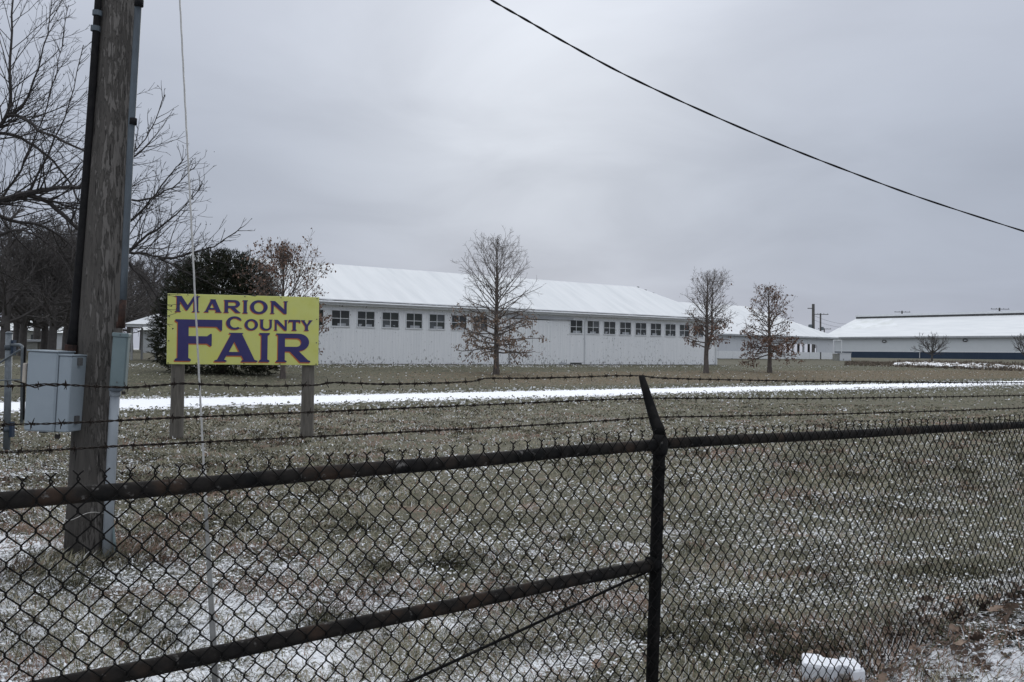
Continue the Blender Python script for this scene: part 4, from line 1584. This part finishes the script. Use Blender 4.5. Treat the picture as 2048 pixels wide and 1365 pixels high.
MB().tube([cl3(pole_at(231, 778, -.1)), cl3(pole_at(225, 880, -.1)), cl3(pole_at(219, 1000, -.1)), cl3(pole_at(212, 1150, -.1))], .0365, 14).build('pipe', 'conduit_pale', con3, True)
MB().tube([cl3(pole_at(230.6, 782, -.1)), cl3(pole_at(230, 793, -.1))], .041, 14).build('collar', 'conduit_pale', con3, True)


def padlock(px, py, Y, label, sc=1.0):
    o = thing('padlock', label, 'padlock', at(px, py, Y))
    o.scale = (sc, sc, sc)
    MB().bbox((-.019, -.009, -.034), (.019, .009, 0), .004).build('body', 'brass_dark', o)
    MB().tube([(-.012, 0, -.002), (-.012, 0, .018), (-.006, 0, .028), (.006, 0, .028), (.012, 0, .018), (.012, 0, -.002)], .0035, 6).build('shackle', 'galvanised', o, True)


padlock(115, 869, 7.08, 'small dark padlock hanging under the grey cabinet', 1.0)
padlock(247.5, 783, 7.14, 'tiny dark padlock hanging under the junction box', .75)

# grey cabinet on the left of the pole
cab = thing('electrical_cabinet', 'pale grey hinged electrical cabinet mounted on the left side of the pole', 'cabinet', at(100, 862, 7.05), R(-2))
m_ = 7.05 / F_
T3 = Matrix.Rotation(R(2.4), 4, 'Y')
hC = 157 * m_
MB().bbox((-40 * m_, -.10, 0), (21 * m_, .16, hC), .012, T3).build('cover', 'cabinet_grey', cab)
MB().bbox((21.6 * m_, -.088, .004), (47 * m_, .17, hC - .022), .008, T3).build('body', 'cabinet_grey', cab)
MB().bbox((-41.5 * m_, -.106, hC + .002), (21.5 * m_, .165, hC + .012), .004, T3).build('hood', 'cabinet_grey', cab)
MB().bbox((21.8 * m_, -.094, hC - .020), (48 * m_, .17, hC - .010), .003, T3).build('hood', 'cabinet_grey', cab)
MB().bbox((-52 * m_, -.08, hC - .24), (-44 * m_, -.02, hC - .09), .006, T3).build('latch_box', 'beige_plastic', cab)
MB().box((-43.8 * m_, -.07, hC - .27), (-40.5 * m_, -.03, hC - .09), T3).build('latch_bracket', 'dark_edge', cab)
MB().box((-20 * m_, -.02, -.018), (-8 * m_, .03, -.002), T3).build('drain', 'dark_edge', cab)
MB().box((47.3 * m_, .0, hC - .09), (52 * m_, .05, hC - .03), T3).box((47.3 * m_, .0, .06), (52 * m_, .05, .12), T3).build('mount_bracket', 'dark_edge', cab)

# thin stake and twine at the foot of the pole
a = ground(234, 1122)
tag(MB().tube([a - Vector((0, 0, .05)), at(229, 1085, 7.18), at(224, 1042, 7.2)], .011, 6).build('stake', 'meter_grey'), 'thin greenish stake beside the foot of the pale conduit', 'stake')
tw = []
for k in range(25):
    an = math.pi + math.pi * k / 24
    c = pole_at(176.5, 1022)
    tw.append(c + Vector((math.cos(an) * .185, math.sin(an) * .19, .02 * math.sin(k * .5) - .05 + .07 * k / 24)))
tag(MB().tube(tw, .0022, 4).build('twine', 'twine'), 'loop of pale twine tied round the utility pole near its foot', 'twine')

# guy wire
ga = Vector((-1.32, 4.31, 0))
ga.z = gz(ga.x, ga.y) - .05
gb = Vector((-2.92, 7.25, 9.1))
guy = thing('guy_wire', 'thin slanting steel guy wire crossing in front of the yellow sign', 'guy wire', ga)
v_ = gb - ga
vd = v_.normalized()
sd_ = vd.orthogonal().normalized()
s2 = vd.cross(sd_)
mb = MB()
for j in range(3):
    pts = []
    for k in range(140):
        u = k / 139
        an = k * .9 + j * 2.09
        pts.append(v_ * u + (sd_ * math.cos(an) + s2 * math.sin(an)) * .0026)
    mb.tube(pts, .0032, 5)
mb.build('strand', 'guy_steel', guy, True)
MB().tube([v_ * .016, v_ * .03, v_ * .10, v_ * .105], [.0125, .0125, .0085, .007], 10).build('guard', 'guard_grey', guy, True)
MB().tube([v_ * .012 + sd_ * .02, v_ * .085 + sd_ * .010], .003, 6).build('tail', 'guy_steel', guy)
MB().tube([v_ * .033 + Vector((-.022, -.02, 0)), v_ * .036 + Vector((.012, -.02, 0))], .014, 8).build('clamp', 'rust', guy)

# overhead cable
cp = [(940, -28, 7.9), (982, 0, 8), (1050, 39, 8.2), (1130, 85, 8.4), (1250, 150, 8.8), (1395, 218, 9.2), (1560, 289, 9.8), (1700, 344, 10.2), (1850, 399, 10.8), (2048, 463, 11.4), (2160, 496, 11.8), (2400, 560, 12.6)]
P0 = [at(*q) for q in cp]
sm = []
for i in range(len(P0) - 1):
    p0, p1, p2, p3 = P0[max(i - 1, 0)], P0[i], P0[i + 1], P0[min(i + 2, len(P0) - 1)]
    for k in range(24):
        u = k / 24
        sm.append(.5 * ((2 * p1) + (-p0 + p2) * u + (2 * p0 - 5 * p1 + 4 * p2 - p3) * u * u + (-p0 + 3 * p1 - 3 * p2 + p3) * u ** 3))
mb = MB()
for j in range(2):
    mb.tube([q + Vector((0, math.cos(i * .3 + j * 3.14), math.sin(i * .3 + j * 3.14))) * .0045 for i, q in enumerate(sm)], .0062, 6)
tag(mb.build('overhead_cable', 'black_cable', None, True), 'black twisted cable sagging across the sky at upper right', 'cable')

# ------------------------------------------------------------------ gate at the left edge
gp = at(13, 897, 15)
gpz = gz(gp.x, gp.y)
gpo = thing('gate_post', 'galvanised round gate post at the left edge beyond the fence', 'gate post', (gp.x, gp.y, gpz))
hP = at(14, 668, 15).z - gpz
MB().tube([(0, 0, -.1), (.008, 0, hP)], .053, 14).build('post', 'galvanised', gpo, True)
MB().tube([(.008, 0, hP), (.008, 0, hP + .02), (.008, 0, hP + .035)], [.057, .057, .03], 14).build('cap', 'galvanised', gpo, True)
for z_ in (hP - .22, hP - 1.52):
    MB().tube([(.006, 0, z_ - .04), (.006, 0, z_ + .04)], .062, 14).build('hinge_band', 'conduit_grey', gpo, True)
    MB().box((.06, -.04, z_ - .12), (.10, .05, z_ + .12)).build('hinge', 'steel_blue', gpo)
gt = thing('pipe_gate', 'galvanised pipe frame with black rubber strip beside the gate post', 'gate', (gp.x, gp.y, gpz))
a, b, c = at(18, 690, 15), at(45, 694, 14.9), at(43.5, 846, 14.9)
MB().tube([loc_(gt, a), loc_(gt, at(40, 690.5, 14.9)), loc_(gt, at(44, 693, 14.9)), loc_(gt, at(45, 700, 14.9)), loc_(gt, c)], .026, 8).build('frame', 'galvanised', gt, True)
MB().tube([loc_(gt, at(49.5, 695, 14.85)), loc_(gt, at(47.5, 840, 14.85))], .017, 8).build('rubber_strip', 'black_cable', gt)
MB().tube([loc_(gt, at(40, 700, 14.9)), loc_(gt, at(-30, 745, 15))], .016, 6).build('brace', 'galvanised', gt)
MB().tube([loc_(gt, at(44, 760, 14.9)), loc_(gt, at(-30, 762, 15))], .012, 6).build('brace', 'galvanised', gt)

# ------------------------------------------------------------------ white moulded foam block by the fence
fb = ground(1662, 1362)
fo = thing('foam_block', 'white moulded foam block with notches lying at the foot of the fence', 'foam block', fb, R(-18))
z0, z1 = -.03, .088
outer = [(-.135, -.06), (.02, -.075), (.035, -.03), (.085, -.03), (.10, -.085), (.155, -.04), (.115, .11), (.055, .12), (.04, .075), (-.04, .08), (-.055, .125), (-.14, .12)]
mb = MB()
n = len(outer)
ins = [(x * .95, y * .93) for x, y in outer]
mb.add([(x, y, z0) for x, y in outer] + [(x, y, z1 - .012) for x, y in outer] + [(x, y, z1) for x, y in ins],
       [(i, (i + 1) % n, n + (i + 1) % n, n + i) for i in range(n)] + [(n + i, n + (i + 1) % n, 2 * n + (i + 1) % n, 2 * n + i) for i in range(n)] + [tuple(range(2 * n, 3 * n))])
mb.build('body', 'foam_white', fo)
MB().box((.022, -.045, -.02), (.098, -.032, .05)).build('notch_wall', 'foam_inner', fo)
MB().box((.035, -.050, -.02), (.085, -.0455, .018)).build('notch_shade', 'dark_edge', fo)  # dark plate standing for the shade inside the notch
MB().bbox((.018, -.082, -.03), (.105, -.052, -.005), .006).build('lip', 'foam_white', fo)

# ------------------------------------------------------------------ chain-link fence
fen = thing('chain_link_fence', 'black rusty chain link fence with pipe rails and three barbed wires in the foreground', 'fence', Wp(T_F, S_F, 0), FROT)
# local x along the fence, y away from the camera, z up
TP = 2.29
zr = lambda t: 1.226 + (t * (.021 / TP) if t < TP else .021 - (t - TP) * .0143)
RR = .0225


def rail(x0, x1, f, r, name, n=14):
    pts = [(x0 + (x1 - x0) * i / n, 0, f(x0 + (x1 - x0) * i / n) + .002 * math.sin(i * 1.7)) for i in range(n + 1)]
    return MB().tube(pts, r, 16).build(name, 'rail_pipe', fen, True)


rail(-1.2, TP - .012, zr, RR, 'top_rail')
rail(TP + .012, 9.0, zr, RR * .97, 'top_rail')
zbm = lambda t: .752 + (t - .12) * .0115
rail(-1.2, TP - .03, zbm, .0235, 'brace_rail')
MB().tube([(TP - .05, 0, zbm(TP) - 0), (TP - .018, 0, zbm(TP))], .031, 14).build('rail_end', 'black_pipe', fen, True)
MB().tube([(TP - .05, .012, zbm(TP) - .03), (.868, .012, .49), (-.5, .012, .16)], .0055, 7).build('truss_rod', 'black_pipe', fen, True)
lean_ = .026
pz0 = -.15
MB().tube([(TP - .045, 0, pz0), (TP - .02, 0, .6), (TP - .002, 0, 1.19), (TP, 0, 1.275)], .0245, 18).build('post', 'black_pipe', fen, True)
MB().tube([(TP, 0, 1.205), (TP + .001, 0, 1.222), (TP + .001, 0, 1.262), (TP + .002, 0, 1.285)], [.029, .033, .033, .025], 18).build('rail_cap', 'rail_pipe', fen, True)
MB().tube([(TP - .004, 0, 1.145), (TP - .004, 0, 1.163)], .029, 16).build('tension_band', 'black_pipe', fen, True)
arm_b = Vector((TP + .001, .0, 1.275))
ap = loc_(fen, at_s(1283, 753, S_F + .125))
arm_t = Vector(ap)
MB().tube([arm_b, arm_b + Vector((0, .006, .03)), arm_b.lerp(arm_t, .25), arm_b.lerp(arm_t, .8), arm_t], [.0235, .025, .0225, .0165, .0125], 12).build('barb_arm', 'black_pipe', fen, True)

# mesh: every woven wire is its own zigzag strand
PW, PH = .0318, .0725
NR = 17
wr = .0022


def strand(par, rows=NR, seed=0):
    rg = random.Random(seed)
    mb = MB()
    pts = []
    tp = .034
    # even strands climb to the tine at their left column, odd ones at their right
    xl, xr = -.0016, PW + .0016
    x_top = xl if par == 0 else xr
    x_oth = xr if par == 0 else xl
    sg = -1 if par == 0 else 1
    pts += [(x_top + sg * .0105, -.002 * sg, tp + .028), (x_top + sg * .003, .003 * sg, tp + .020), (x_top - sg * .0022, .0026, tp + .014), (x_top + sg * .0022, -.0026, tp + .007), (x_top - sg * .001, .002, tp)]
    z = tp
    for k in range(rows):
        zm = z - PH / 2
        pts += [(x_oth, -.0024 * sg, zm + .0035), (x_oth, .0024 * sg, zm - .0035)]
        z -= PH
        if k < rows - 1:
            pts += [(x_top, .0024 * sg, z + .0035), (x_top, -.0024 * sg, z - .0035)]
    pts += [(x_top - sg * .001, .002, z), (x_top + sg * .002, -.002, z - .008), (x_top - sg * .002, .002, z - .015), (x_top + sg * .009, 0, z - .024)]
    mb.tube(pts, wr, 5, True)
    return mb.mesh('wire_strand', 'mesh_wire', True)


SM = [strand(0), strand(1)]
SMs = [strand(0, 15), strand(1, 15)]
rgs = random.Random(4)
k0 = int(-.55 / PW)
k1 = int(8.6 / PW)
for k in range(k0, k1):
    xk = k * PW
    if abs(xk + PW / 2 - TP) < 0.0:
        continue
    me = (SM if xk < 4.6 else SMs)[k % 2]
    o = link('wire_strand', me, fen)
    bul = .010 * math.sin(xk * 2.1) + .006 * math.sin(xk * 5.3 + 1) - .006
    o.location = (xk, -.0285, zr(xk + PW / 2) + .004 * math.sin(xk * 3.7) + .002 * math.sin(xk * 11))
    o.rotation_euler = (-bul * .6, 0.004 * math.sin(xk * 1.3), 0)
# tie wires
for xt in (.35, 1.05, 1.75, 2.8, 3.5, 4.2, 4.9):
    MB().tube([(xt + .004 * math.cos(a_) + .006 * a_ / 6, .027 * math.sin(a_), zr(xt) + .027 * math.cos(a_)) for a_ in np.linspace(0, 6.6, 16)], .0018, 5).build('tie_wire', 'barbed', fen, True)

# barbed wires
WIRES = [
    (.125, [(-260, 782), (-120, 778), (0, 773), (60, 772), (100, 768), (130, 770), (180, 773), (260, 776), (330, 770), (360, 767), (420, 770), (500, 772), (560, 773), (600, 771), (635, 771), (662, 765), (760, 769), (830, 768), (900, 766), (950, 763), (967, 757), (1060, 757), (1150, 755), (1220, 752), (1283, 752), (1310, 756), (1360, 758), (1450, 760), (1600, 763), (1750, 764), (1900, 766), (2060, 766), (2300, 770)]),
    (.085, [(-260, 862), (-120, 856), (0, 850), (100, 848), (230, 842), (350, 836), (500, 830), (620, 825), (760, 819), (900, 813), (1040, 807), (1180, 801), (1298, 797), (1450, 797), (1600, 798), (1750, 796), (1900, 794), (2060, 791), (2300, 789)]),
    (.040, [(-260, 925), (-120, 914), (0, 905), (60, 903), (130, 899), (230, 893), (340, 888), (440, 883), (580, 876), (700, 870), (860, 862), (1000, 855), (1150, 846), (1310, 835), (1500, 832), (1700, 828), (1900, 822), (2060, 816), (2300, 808)]),
]
rgb = random.Random(9)


def barb_mesh(seed):
    rg = random.Random(seed)
    mb = MB()
    mb.tube([(-.006 + .012 * k / 12, .0036 * math.cos(k * 1.05), .0036 * math.sin(k * 1.05)) for k in range(13)], .0016, 5)
    for j in range(4):
        an = j * 1.57 + rg.uniform(-.5, .5)
        x0 = rg.uniform(-.006, .006)
        ln__ = rg.uniform(.012, .018)
        mb.tube([(x0, 0, 0), (x0 + rg.uniform(-.006, .006), ln__ * math.cos(an), ln__ * math.sin(an))], [.0019, .0007], 4)
    return mb.mesh('barb', 'barbed')


BMS = [barb_mesh(q) for q in range(5)]
for wi, (off, pp) in enumerate(WIRES):
    L3 = [loc_(fen, at_s(px, py, S_F + off)) for px, py in pp]
    # dense resample
    ds_ = [0]
    for i in range(1, len(L3)):
        ds_.append(ds_[-1] + (L3[i] - L3[i - 1]).length)
    tot = ds_[-1]
    xs = np.arange(0, tot, .0065)
    ar = np.array([tuple(q) for q in L3])
    px_ = np.interp(xs, ds_, ar[:, 0])
    pz_ = np.interp(xs, ds_, ar[:, 2])
    # soften the corners of the run
    kern = np.ones(7) / 7
    pz_ = np.convolve(np.pad(pz_, 3, 'edge'), kern, 'valid')
    mb = MB()
    for j in range(2):
        an = xs / .052 * 2 * math.pi + j * math.pi
        pts = [(px_[i], off + .0019 * math.cos(an[i]), pz_[i] + .0019 * math.sin(an[i])) for i in range(len(xs))]
        mb.tube(pts, .00175, 4)
    wo = mb.build('barbed_wire', 'barbed', fen, True)
    d_ = rgb.uniform(0, .05)
    while d_ < tot:
        i = min(len(xs) - 2, int(d_ / .0065))
        b = link('barb', BMS[rgb.randrange(5)], wo)
        b.location = (px_[i], off, pz_[i])
        b.rotation_euler = (rgb.uniform(0, 6.28), -math.atan2(pz_[i + 1] - pz_[i], px_[i + 1] - px_[i]), 0)
        d_ += .068 * rgb.uniform(.85, 1.2)
# the loose doubled piece of the top wire at the left
MB().tube([loc_(fen, at_s(a_, b_, S_F + .12)) for a_, b_ in ((28, 762), (45, 766), (70, 776), (92, 770), (112, 773), (128, 768), (140, 770))], .0017, 5).build('loose_wire', 'barbed', fen, True)

# ------------------------------------------------------------------ grass, leaves
rs = np.random.RandomState(21)
NG = 620000
r_ = 3.2 * np.exp(rs.rand(NG) * math.log(34 / 3.2))
th = rs.uniform(-.74, .78, NG)
gxp = r_ * np.sin(th)
gyp = r_ * np.cos(th)
ss_ = gxp * NX + gyp * NY
tt_ = gxp * DX + gyp * DY
n_big = fbm(gxp / 3.1 + 5, gyp / 3.1, 3)
n_mid = fbm(gxp / .55 + 40, gyp / .55, 3)
cover = np.interp(ss_, [-5, 2.1, 2.6, 3.2, 5.2, 7, 9, 14, 20, 24, 25, 26, 31, 32, 60], [.2, .2, .5, .6, .6, .8, .9, .95, .95, .8, .3, 0, 0, .8, .9])
kp = (rs.rand(NG) < cover * np.clip((n_big - .12) * 2.2, .25, 1.3) * np.clip((n_mid - .22) * 2.6, .15, 1.4)) & (ss_ > .2)
gxp, gyp, r_, ss_, tt_, n_big, n_mid = [q[kp] for q in (gxp, gyp, r_, ss_, tt_, n_big, n_mid)]
n = len(gxp)
gzp = grid_h(gxp, gyp)
dist = r_
tall = np.exp(-((np.hypot(gxp - pb_.x, gyp - pb_.y) / .55) ** 2)) * .7 + np.exp(-((ss_ - S_F - .15) / .3) ** 2) * .3
ln_ = rs.uniform(.035, .105, n) * (1 + tall) * np.clip(1.15 - .012 * dist, .6, 1.2)
az = fbm(gxp / .9, gyp / .9 + 70, 2) * 14 + rs.normal(size=n) * .9
til = rs.uniform(.75, 1.50, n) * (1 - .35 * np.clip(tall, 0, 1))
hx_, hy_ = np.cos(az), np.sin(az)
wd = .0019 * np.clip(dist / 4.5, 1, 6) * rs.uniform(.7, 1.4, n)
root = np.column_stack([gxp, gyp, gzp - .004])
d1 = np.column_stack([hx_ * np.sin(til * .75), hy_ * np.sin(til * .75), np.cos(til * .75)])
d2 = np.column_stack([hx_ * np.sin(til * 1.25), hy_ * np.sin(til * 1.25), np.cos(til * 1.25)])
side = np.column_stack([-hy_, hx_, rs.uniform(-.5, .5, n)]) * wd[:, None]
mid_ = root + d1 * (ln_ * .55)[:, None]
tip = mid_ + d2 * (ln_ * .55)[:, None]
V = np.stack([root - side, root + side, mid_ + side * .8, mid_ - side * .8, tip], 1).reshape(-1, 5, 3)
b5 = np.arange(n) * 5
quads = np.column_stack([b5, b5 + 1, b5 + 2, b5 + 3])
tris = np.column_stack([b5 + 3, b5 + 2, b5 + 4])
pal = np.array([(.255, .230, .168), (.190, .178, .122), (.122, .120, .074), (.058, .063, .036), (.21, .145, .11), (.45, .45, .44)])
pr = rs.rand(n)
gsel = np.clip(n_big * 1.6 - .3, 0, 1)
n_rus = fbm(gxp / .8 + 90, gyp / .8 + 20, 3)
idx = np.where((n_rus > .62) & (pr < .6), 4, np.where(pr < .30, 0, np.where(pr < .55, 1, np.where(pr < .55 + .22 * (1.3 - gsel), 2, np.where(pr < .82, 3, np.where(pr < .89, 4, 5))))))
cg = pal[idx] * rs.uniform(.75, 1.25, n)[:, None]
cg = np.repeat(cg, 5, 0)
link('grass', np_mesh('grass', V.reshape(-1, 3), quads, 'blades', cg, tris), None, 'stuff')

# tufts and litter standing up on the far lawn and along the snowed-in track
NTu = 170000
tu_t = rs.uniform(4, 135, NTu)
tu_s = np.where(rs.rand(NTu) < .33, np.where(rs.rand(NTu) < .6, 24.4 + np.abs(rs.normal(0, 1.25, NTu)) * np.where(rs.rand(NTu) < .5, 1, -1), 31.0 + rs.normal(0, .5, NTu)), np.where(rs.rand(NTu) < .72, rs.uniform(31, 54.3, NTu), rs.uniform(9, 24, NTu)))
ux, uy = tu_t * DX + tu_s * NX, tu_t * DY + tu_s * NY
kp = (np.abs(ux / uy) < .72) & ((tu_s > 23) | (np.hypot(ux, uy) > 25)) & ~((tu_s > 27.3) & (tu_s < 30.2))
ux, uy, tu_t, tu_s = ux[kp], uy[kp], tu_t[kp], tu_s[kp]
n = len(ux)
uz = grid_h(ux, uy) - .01
hh = rs.uniform(.012, .05, n) * np.where((tu_s < 33) & (tu_s > 23), 1.7, 1.0)
ww = rs.uniform(.012, .05, n)
aa = rs.normal(0, .5, n)
lx_, ly_ = np.cos(aa) * ww, np.sin(aa) * ww
V = np.stack([np.column_stack([ux - lx_, uy - ly_, uz]), np.column_stack([ux + lx_, uy + ly_, uz]), np.column_stack([ux + lx_ * .5 + rs.normal(0, .03, n), uy + .03, uz + hh]), np.column_stack([ux - lx_ * .5 + rs.normal(0, .03, n), uy + .02, uz + hh * rs.uniform(.6, 1, n)])], 1).reshape(-1, 3)
bro = smooth((tu_s - 33) / 2) * smooth((47 - tu_s) / 3) * smooth((tu_t - 18) / 16)
pq = rs.rand(n)
snw = np.where(tu_s < 23, .05, np.where(tu_s > 50.5, .34 * smooth((70 - tu_t) / 30) + .06, np.where(tu_s > 33, .022, .22)))
drk = np.where(tu_s > 50.5, .26, np.where(tu_s > 33, .09, .18))
cc_ = np.where((rs.rand(n) < bro * .8)[:, None], np.array([[.235, .185, .125]]), np.array([[.185, .18, .125]]))
cc_ = np.where((pq < drk)[:, None], np.array([[.085, .082, .06]]), cc_)
cc_ = np.where((pq > 1 - snw)[:, None], np.array([[.72, .73, .74]]), cc_) * rs.uniform(.75, 1.25, n)[:, None]
b4 = np.arange(n) * 4
link('lawn_tufts', np_mesh('lawn_tufts', V, np.column_stack([b4, b4 + 1, b4 + 2, b4 + 3]), 'blades', np.repeat(cc_, 4, 0)), None, 'stuff')

# snow caught on and between the blades: small crisp flecks
NFk = 1150000
r2 = 3.2 * np.exp(rs.rand(NFk) * math.log(24 / 3.2))
th = rs.uniform(-.74, .78, NFk)
fx_, fy_ = r2 * np.sin(th), r2 * np.cos(th)
fs_ = fx_ * NX + fy_ * NY
ft_ = fx_ * DX + fy_ * DY
dn_ = np.interp(fs_, [0, 2.2, 2.8, 4.6, 6.5, 9, 14, 20, 24], [.5, .5, .26, .95, .85, .72, .6, .3, .2]) * (1 - .72 * smooth((ft_ - 1) / 5.5) * smooth((fs_ - 2.7) / .8))
pt_n = fbm(fx_ / .8 + 11, fy_ / .8 + 3, 4)
pt_b = fbm(fx_ / 3.5 + 1, fy_ / 3.5 + 8, 2)
kp = rs.rand(NFk) < dn_ * np.clip((pt_n - .28) * 2.8, .10, 1.2) * np.clip((pt_b - .15) * 1.8, .4, 1.2)
fx_, fy_, r2 = fx_[kp], fy_[kp], r2[kp]
nf = len(fx_)
fz_ = grid_h(fx_, fy_) + rs.uniform(.002, .028, nf)
sz = (.0022 + .0075 * rs.rand(nf) ** 2.4) * np.clip((r2 / 5) ** .5, .8, 2.2)
an0 = rs.uniform(0, 6.28, nf)
tx, ty = rs.normal(0, .25, nf), rs.normal(0, .25, nf)
el_ = rs.uniform(1.0, 2.6, nf)
vv = []
for q in range(4):
    a_ = q / 4 * 6.283 + rs.uniform(-.4, .4, nf)
    rr_ = sz * rs.uniform(.55, 1.25, nf)
    lx, ly = rr_ * np.cos(a_) * el_, rr_ * np.sin(a_)
    ox, oy = lx * np.cos(an0) - ly * np.sin(an0), lx * np.sin(an0) + ly * np.cos(an0)
    vv.append(np.column_stack([fx_ + ox, fy_ + oy, fz_ + ox * tx + oy * ty + (q % 2) * sz * .2]))
V = np.stack(vv, 1).reshape(-1, 3)
b4 = np.arange(nf) * 4
link('snow_flecks', np_mesh('snow_flecks', V, np.column_stack([b4, b4 + 1, b4 + 2, b4 + 3]), 'snow'), None, 'stuff')

# dark green clumps of taller grass
NC = 42
cl_pos = []
rgc = random.Random(14)
for (px, py) in ((150, 1175), (240, 1260), (640, 1250), (330, 1290), (900, 1130), (1290, 1270), (1340, 1275), (1400, 1240), (500, 1065), (1010, 1190), (1600, 1310), (1680, 1295), (1560, 1330), (1500, 1270), (60, 1150), (770, 1150), (1130, 1080), (1420, 1300), (720, 1060), (300, 1100)):
    cl_pos.append(ground(px, py))
vs, cs = [], []
for c in cl_pos:
    kk = 420
    a_ = rs.uniform(0, 6.28, kk)
    q = np.abs(rs.normal(0, .085, kk))
    x_ = c.x + q * np.cos(a_) * 1.6
    y_ = c.y + q * np.sin(a_)
    z_ = grid_h(x_, y_)
    l_ = rs.uniform(.04, .12, kk)
    ti = rs.uniform(.3, 1.35, kk)
    aa = a_ + rs.normal(size=kk) * .8
    top = np.column_stack([x_ + l_ * np.sin(ti) * np.cos(aa), y_ + l_ * np.sin(ti) * np.sin(aa), z_ + l_ * np.cos(ti)])
    w_ = .0024
    s_ = np.column_stack([-np.sin(aa), np.cos(aa), np.zeros(kk)]) * w_
    rt = np.column_stack([x_, y_, z_ - .004])
    vs.append(np.stack([rt - s_, rt + s_, top], 1).reshape(-1, 3))
    col = np.array([(.042, .046, .026), (.062, .062, .036), (.11, .10, .065)])[rs.randint(0, 3, kk)] * rs.uniform(.7, 1.2, kk)[:, None]
    cs.append(np.repeat(col, 3, 0))
vs = np.concatenate(vs)
link('grass_clumps', np_mesh('grass_clumps', vs, None, 'blades', np.concatenate(cs), np.arange(len(vs)).reshape(-1, 3)), None, 'stuff')


# fallen oak leaves
def oak_leaf(seed):
    rg = random.Random(seed)
    half = [(0, .0), (.10, .012), (.2, .16), (.30, .20), (.36, .09), (.48, .26), (.60, .30), (.64, .12), (.76, .22), (.88, .18), (.94, .06), (1.0, 0)]
    curl = rg.uniform(.25, .8)
    rows = []
    mb = MB()
    vs = []
    for (a, b) in half:
        zc = .35 * curl * (a - .5) ** 2 * 4 * .5
        e_ = curl * b * 1.6
        vs.append((a - .5, 0, zc))
        vs.append((a - .5, b * math.cos(e_), zc + b * math.sin(e_) + rg.uniform(-.03, .03)))
        vs.append((a - .5, -b * math.cos(e_ * .8), zc + b * math.sin(e_ * .8) + rg.uniform(-.03, .03)))
    fs = []
    for i in range(len(half) - 1):
        p, q = i * 3, i * 3 + 3
        fs.append((p, q, q + 1, p + 1))
        fs.append((p, p + 2, q + 2, q))
    mb.add(vs, fs)
    return mb


LV = [oak_leaf(q) for q in range(5)]
LM = []
for q, l_ in enumerate(LV):
    for mt in ('litter_leaf', 'oak_leaf_pale'):
        LM.append(l_.mesh('fallen_leaf', mt, True))
rgl = random.Random(33)


def leaf_spot():
    """along the foot of the fence, thickest toward the right"""
    t_ = 3.0 + 3.4 * rgl.random() ** .75
    s_ = S_F + rgl.gauss(-.02, .26)
    return Wp(t_, s_)


for k in range(170):
    p = leaf_spot()
    z_ = float(grid_h(np.array([p.x]), np.array([p.y]))[0])
    o = bpy.data.objects.new('fallen_leaf', LM[rgl.randrange(len(LM))])
    COL.objects.link(o)
    o.location = (p.x, p.y, z_ + rgl.uniform(.012, .045))
    sc = rgl.uniform(.06, .13)
    o.scale = (sc, sc, sc)
    o.rotation_euler = (rgl.gauss(0, .55), rgl.gauss(0, .45), rgl.uniform(0, 6.28))
    tag(o, 'brown curled oak leaf lying in the drift along the foot of the fence', 'leaf', 'fallen oak leaves along the fence foot')
for (px, py, lb) in ((1265, 1180, 0), (250, 1298, 0), (1195, 1340, 0), (850, 1270, 0), (1060, 1175, 0), (430, 1245, 0), (845, 905, 0), (1470, 985, 0), (1900, 1065, 0), (690, 1165, 0), (1615, 1145, 0), (1230, 1325, 0), (960, 1360, 0), (520, 1130, 0)):
    p = ground(px, py)
    o = bpy.data.objects.new('fallen_leaf', LM[rgl.randrange(len(LM))])
    COL.objects.link(o)
    o.location = (p.x, p.y, float(grid_h(np.array([p.x]), np.array([p.y]))[0]) + .02)
    sc = rgl.uniform(.08, .12)
    o.scale = (sc, sc, sc)
    o.rotation_euler = (rgl.gauss(0, .5), rgl.gauss(0, .5), rgl.uniform(0, 6.28))
    tag(o, 'single brown oak leaf lying alone on the snowy grass', 'leaf', 'stray leaves scattered over the lawn')
# finer litter
mb = MB()
for k in range(900):
    if k < 520:
        p = leaf_spot()
        sc = rgl.uniform(.03, .08)
    else:
        p = ground(rgl.uniform(-60, 330), rgl.uniform(860, 990))
        sc = rgl.uniform(.05, .11)
    z_ = float(grid_h(np.array([p.x]), np.array([p.y]))[0])
    M = Matrix.Translation((p.x, p.y, z_ + .012)) @ Matrix.Rotation(rgl.uniform(0, 6.28), 4, 'Z') @ Matrix.Rotation(rgl.gauss(0, .5), 4, 'X') @ Matrix.Rotation(rgl.gauss(0, .4), 4, 'Y')
    l_ = LV[k % 5]
    mb.add([tuple(M @ (Vector(q) * sc)) for q in l_.v], l_.f)
mb.build('leaf_litter', 'litter_leaf', None, False, 'stuff')
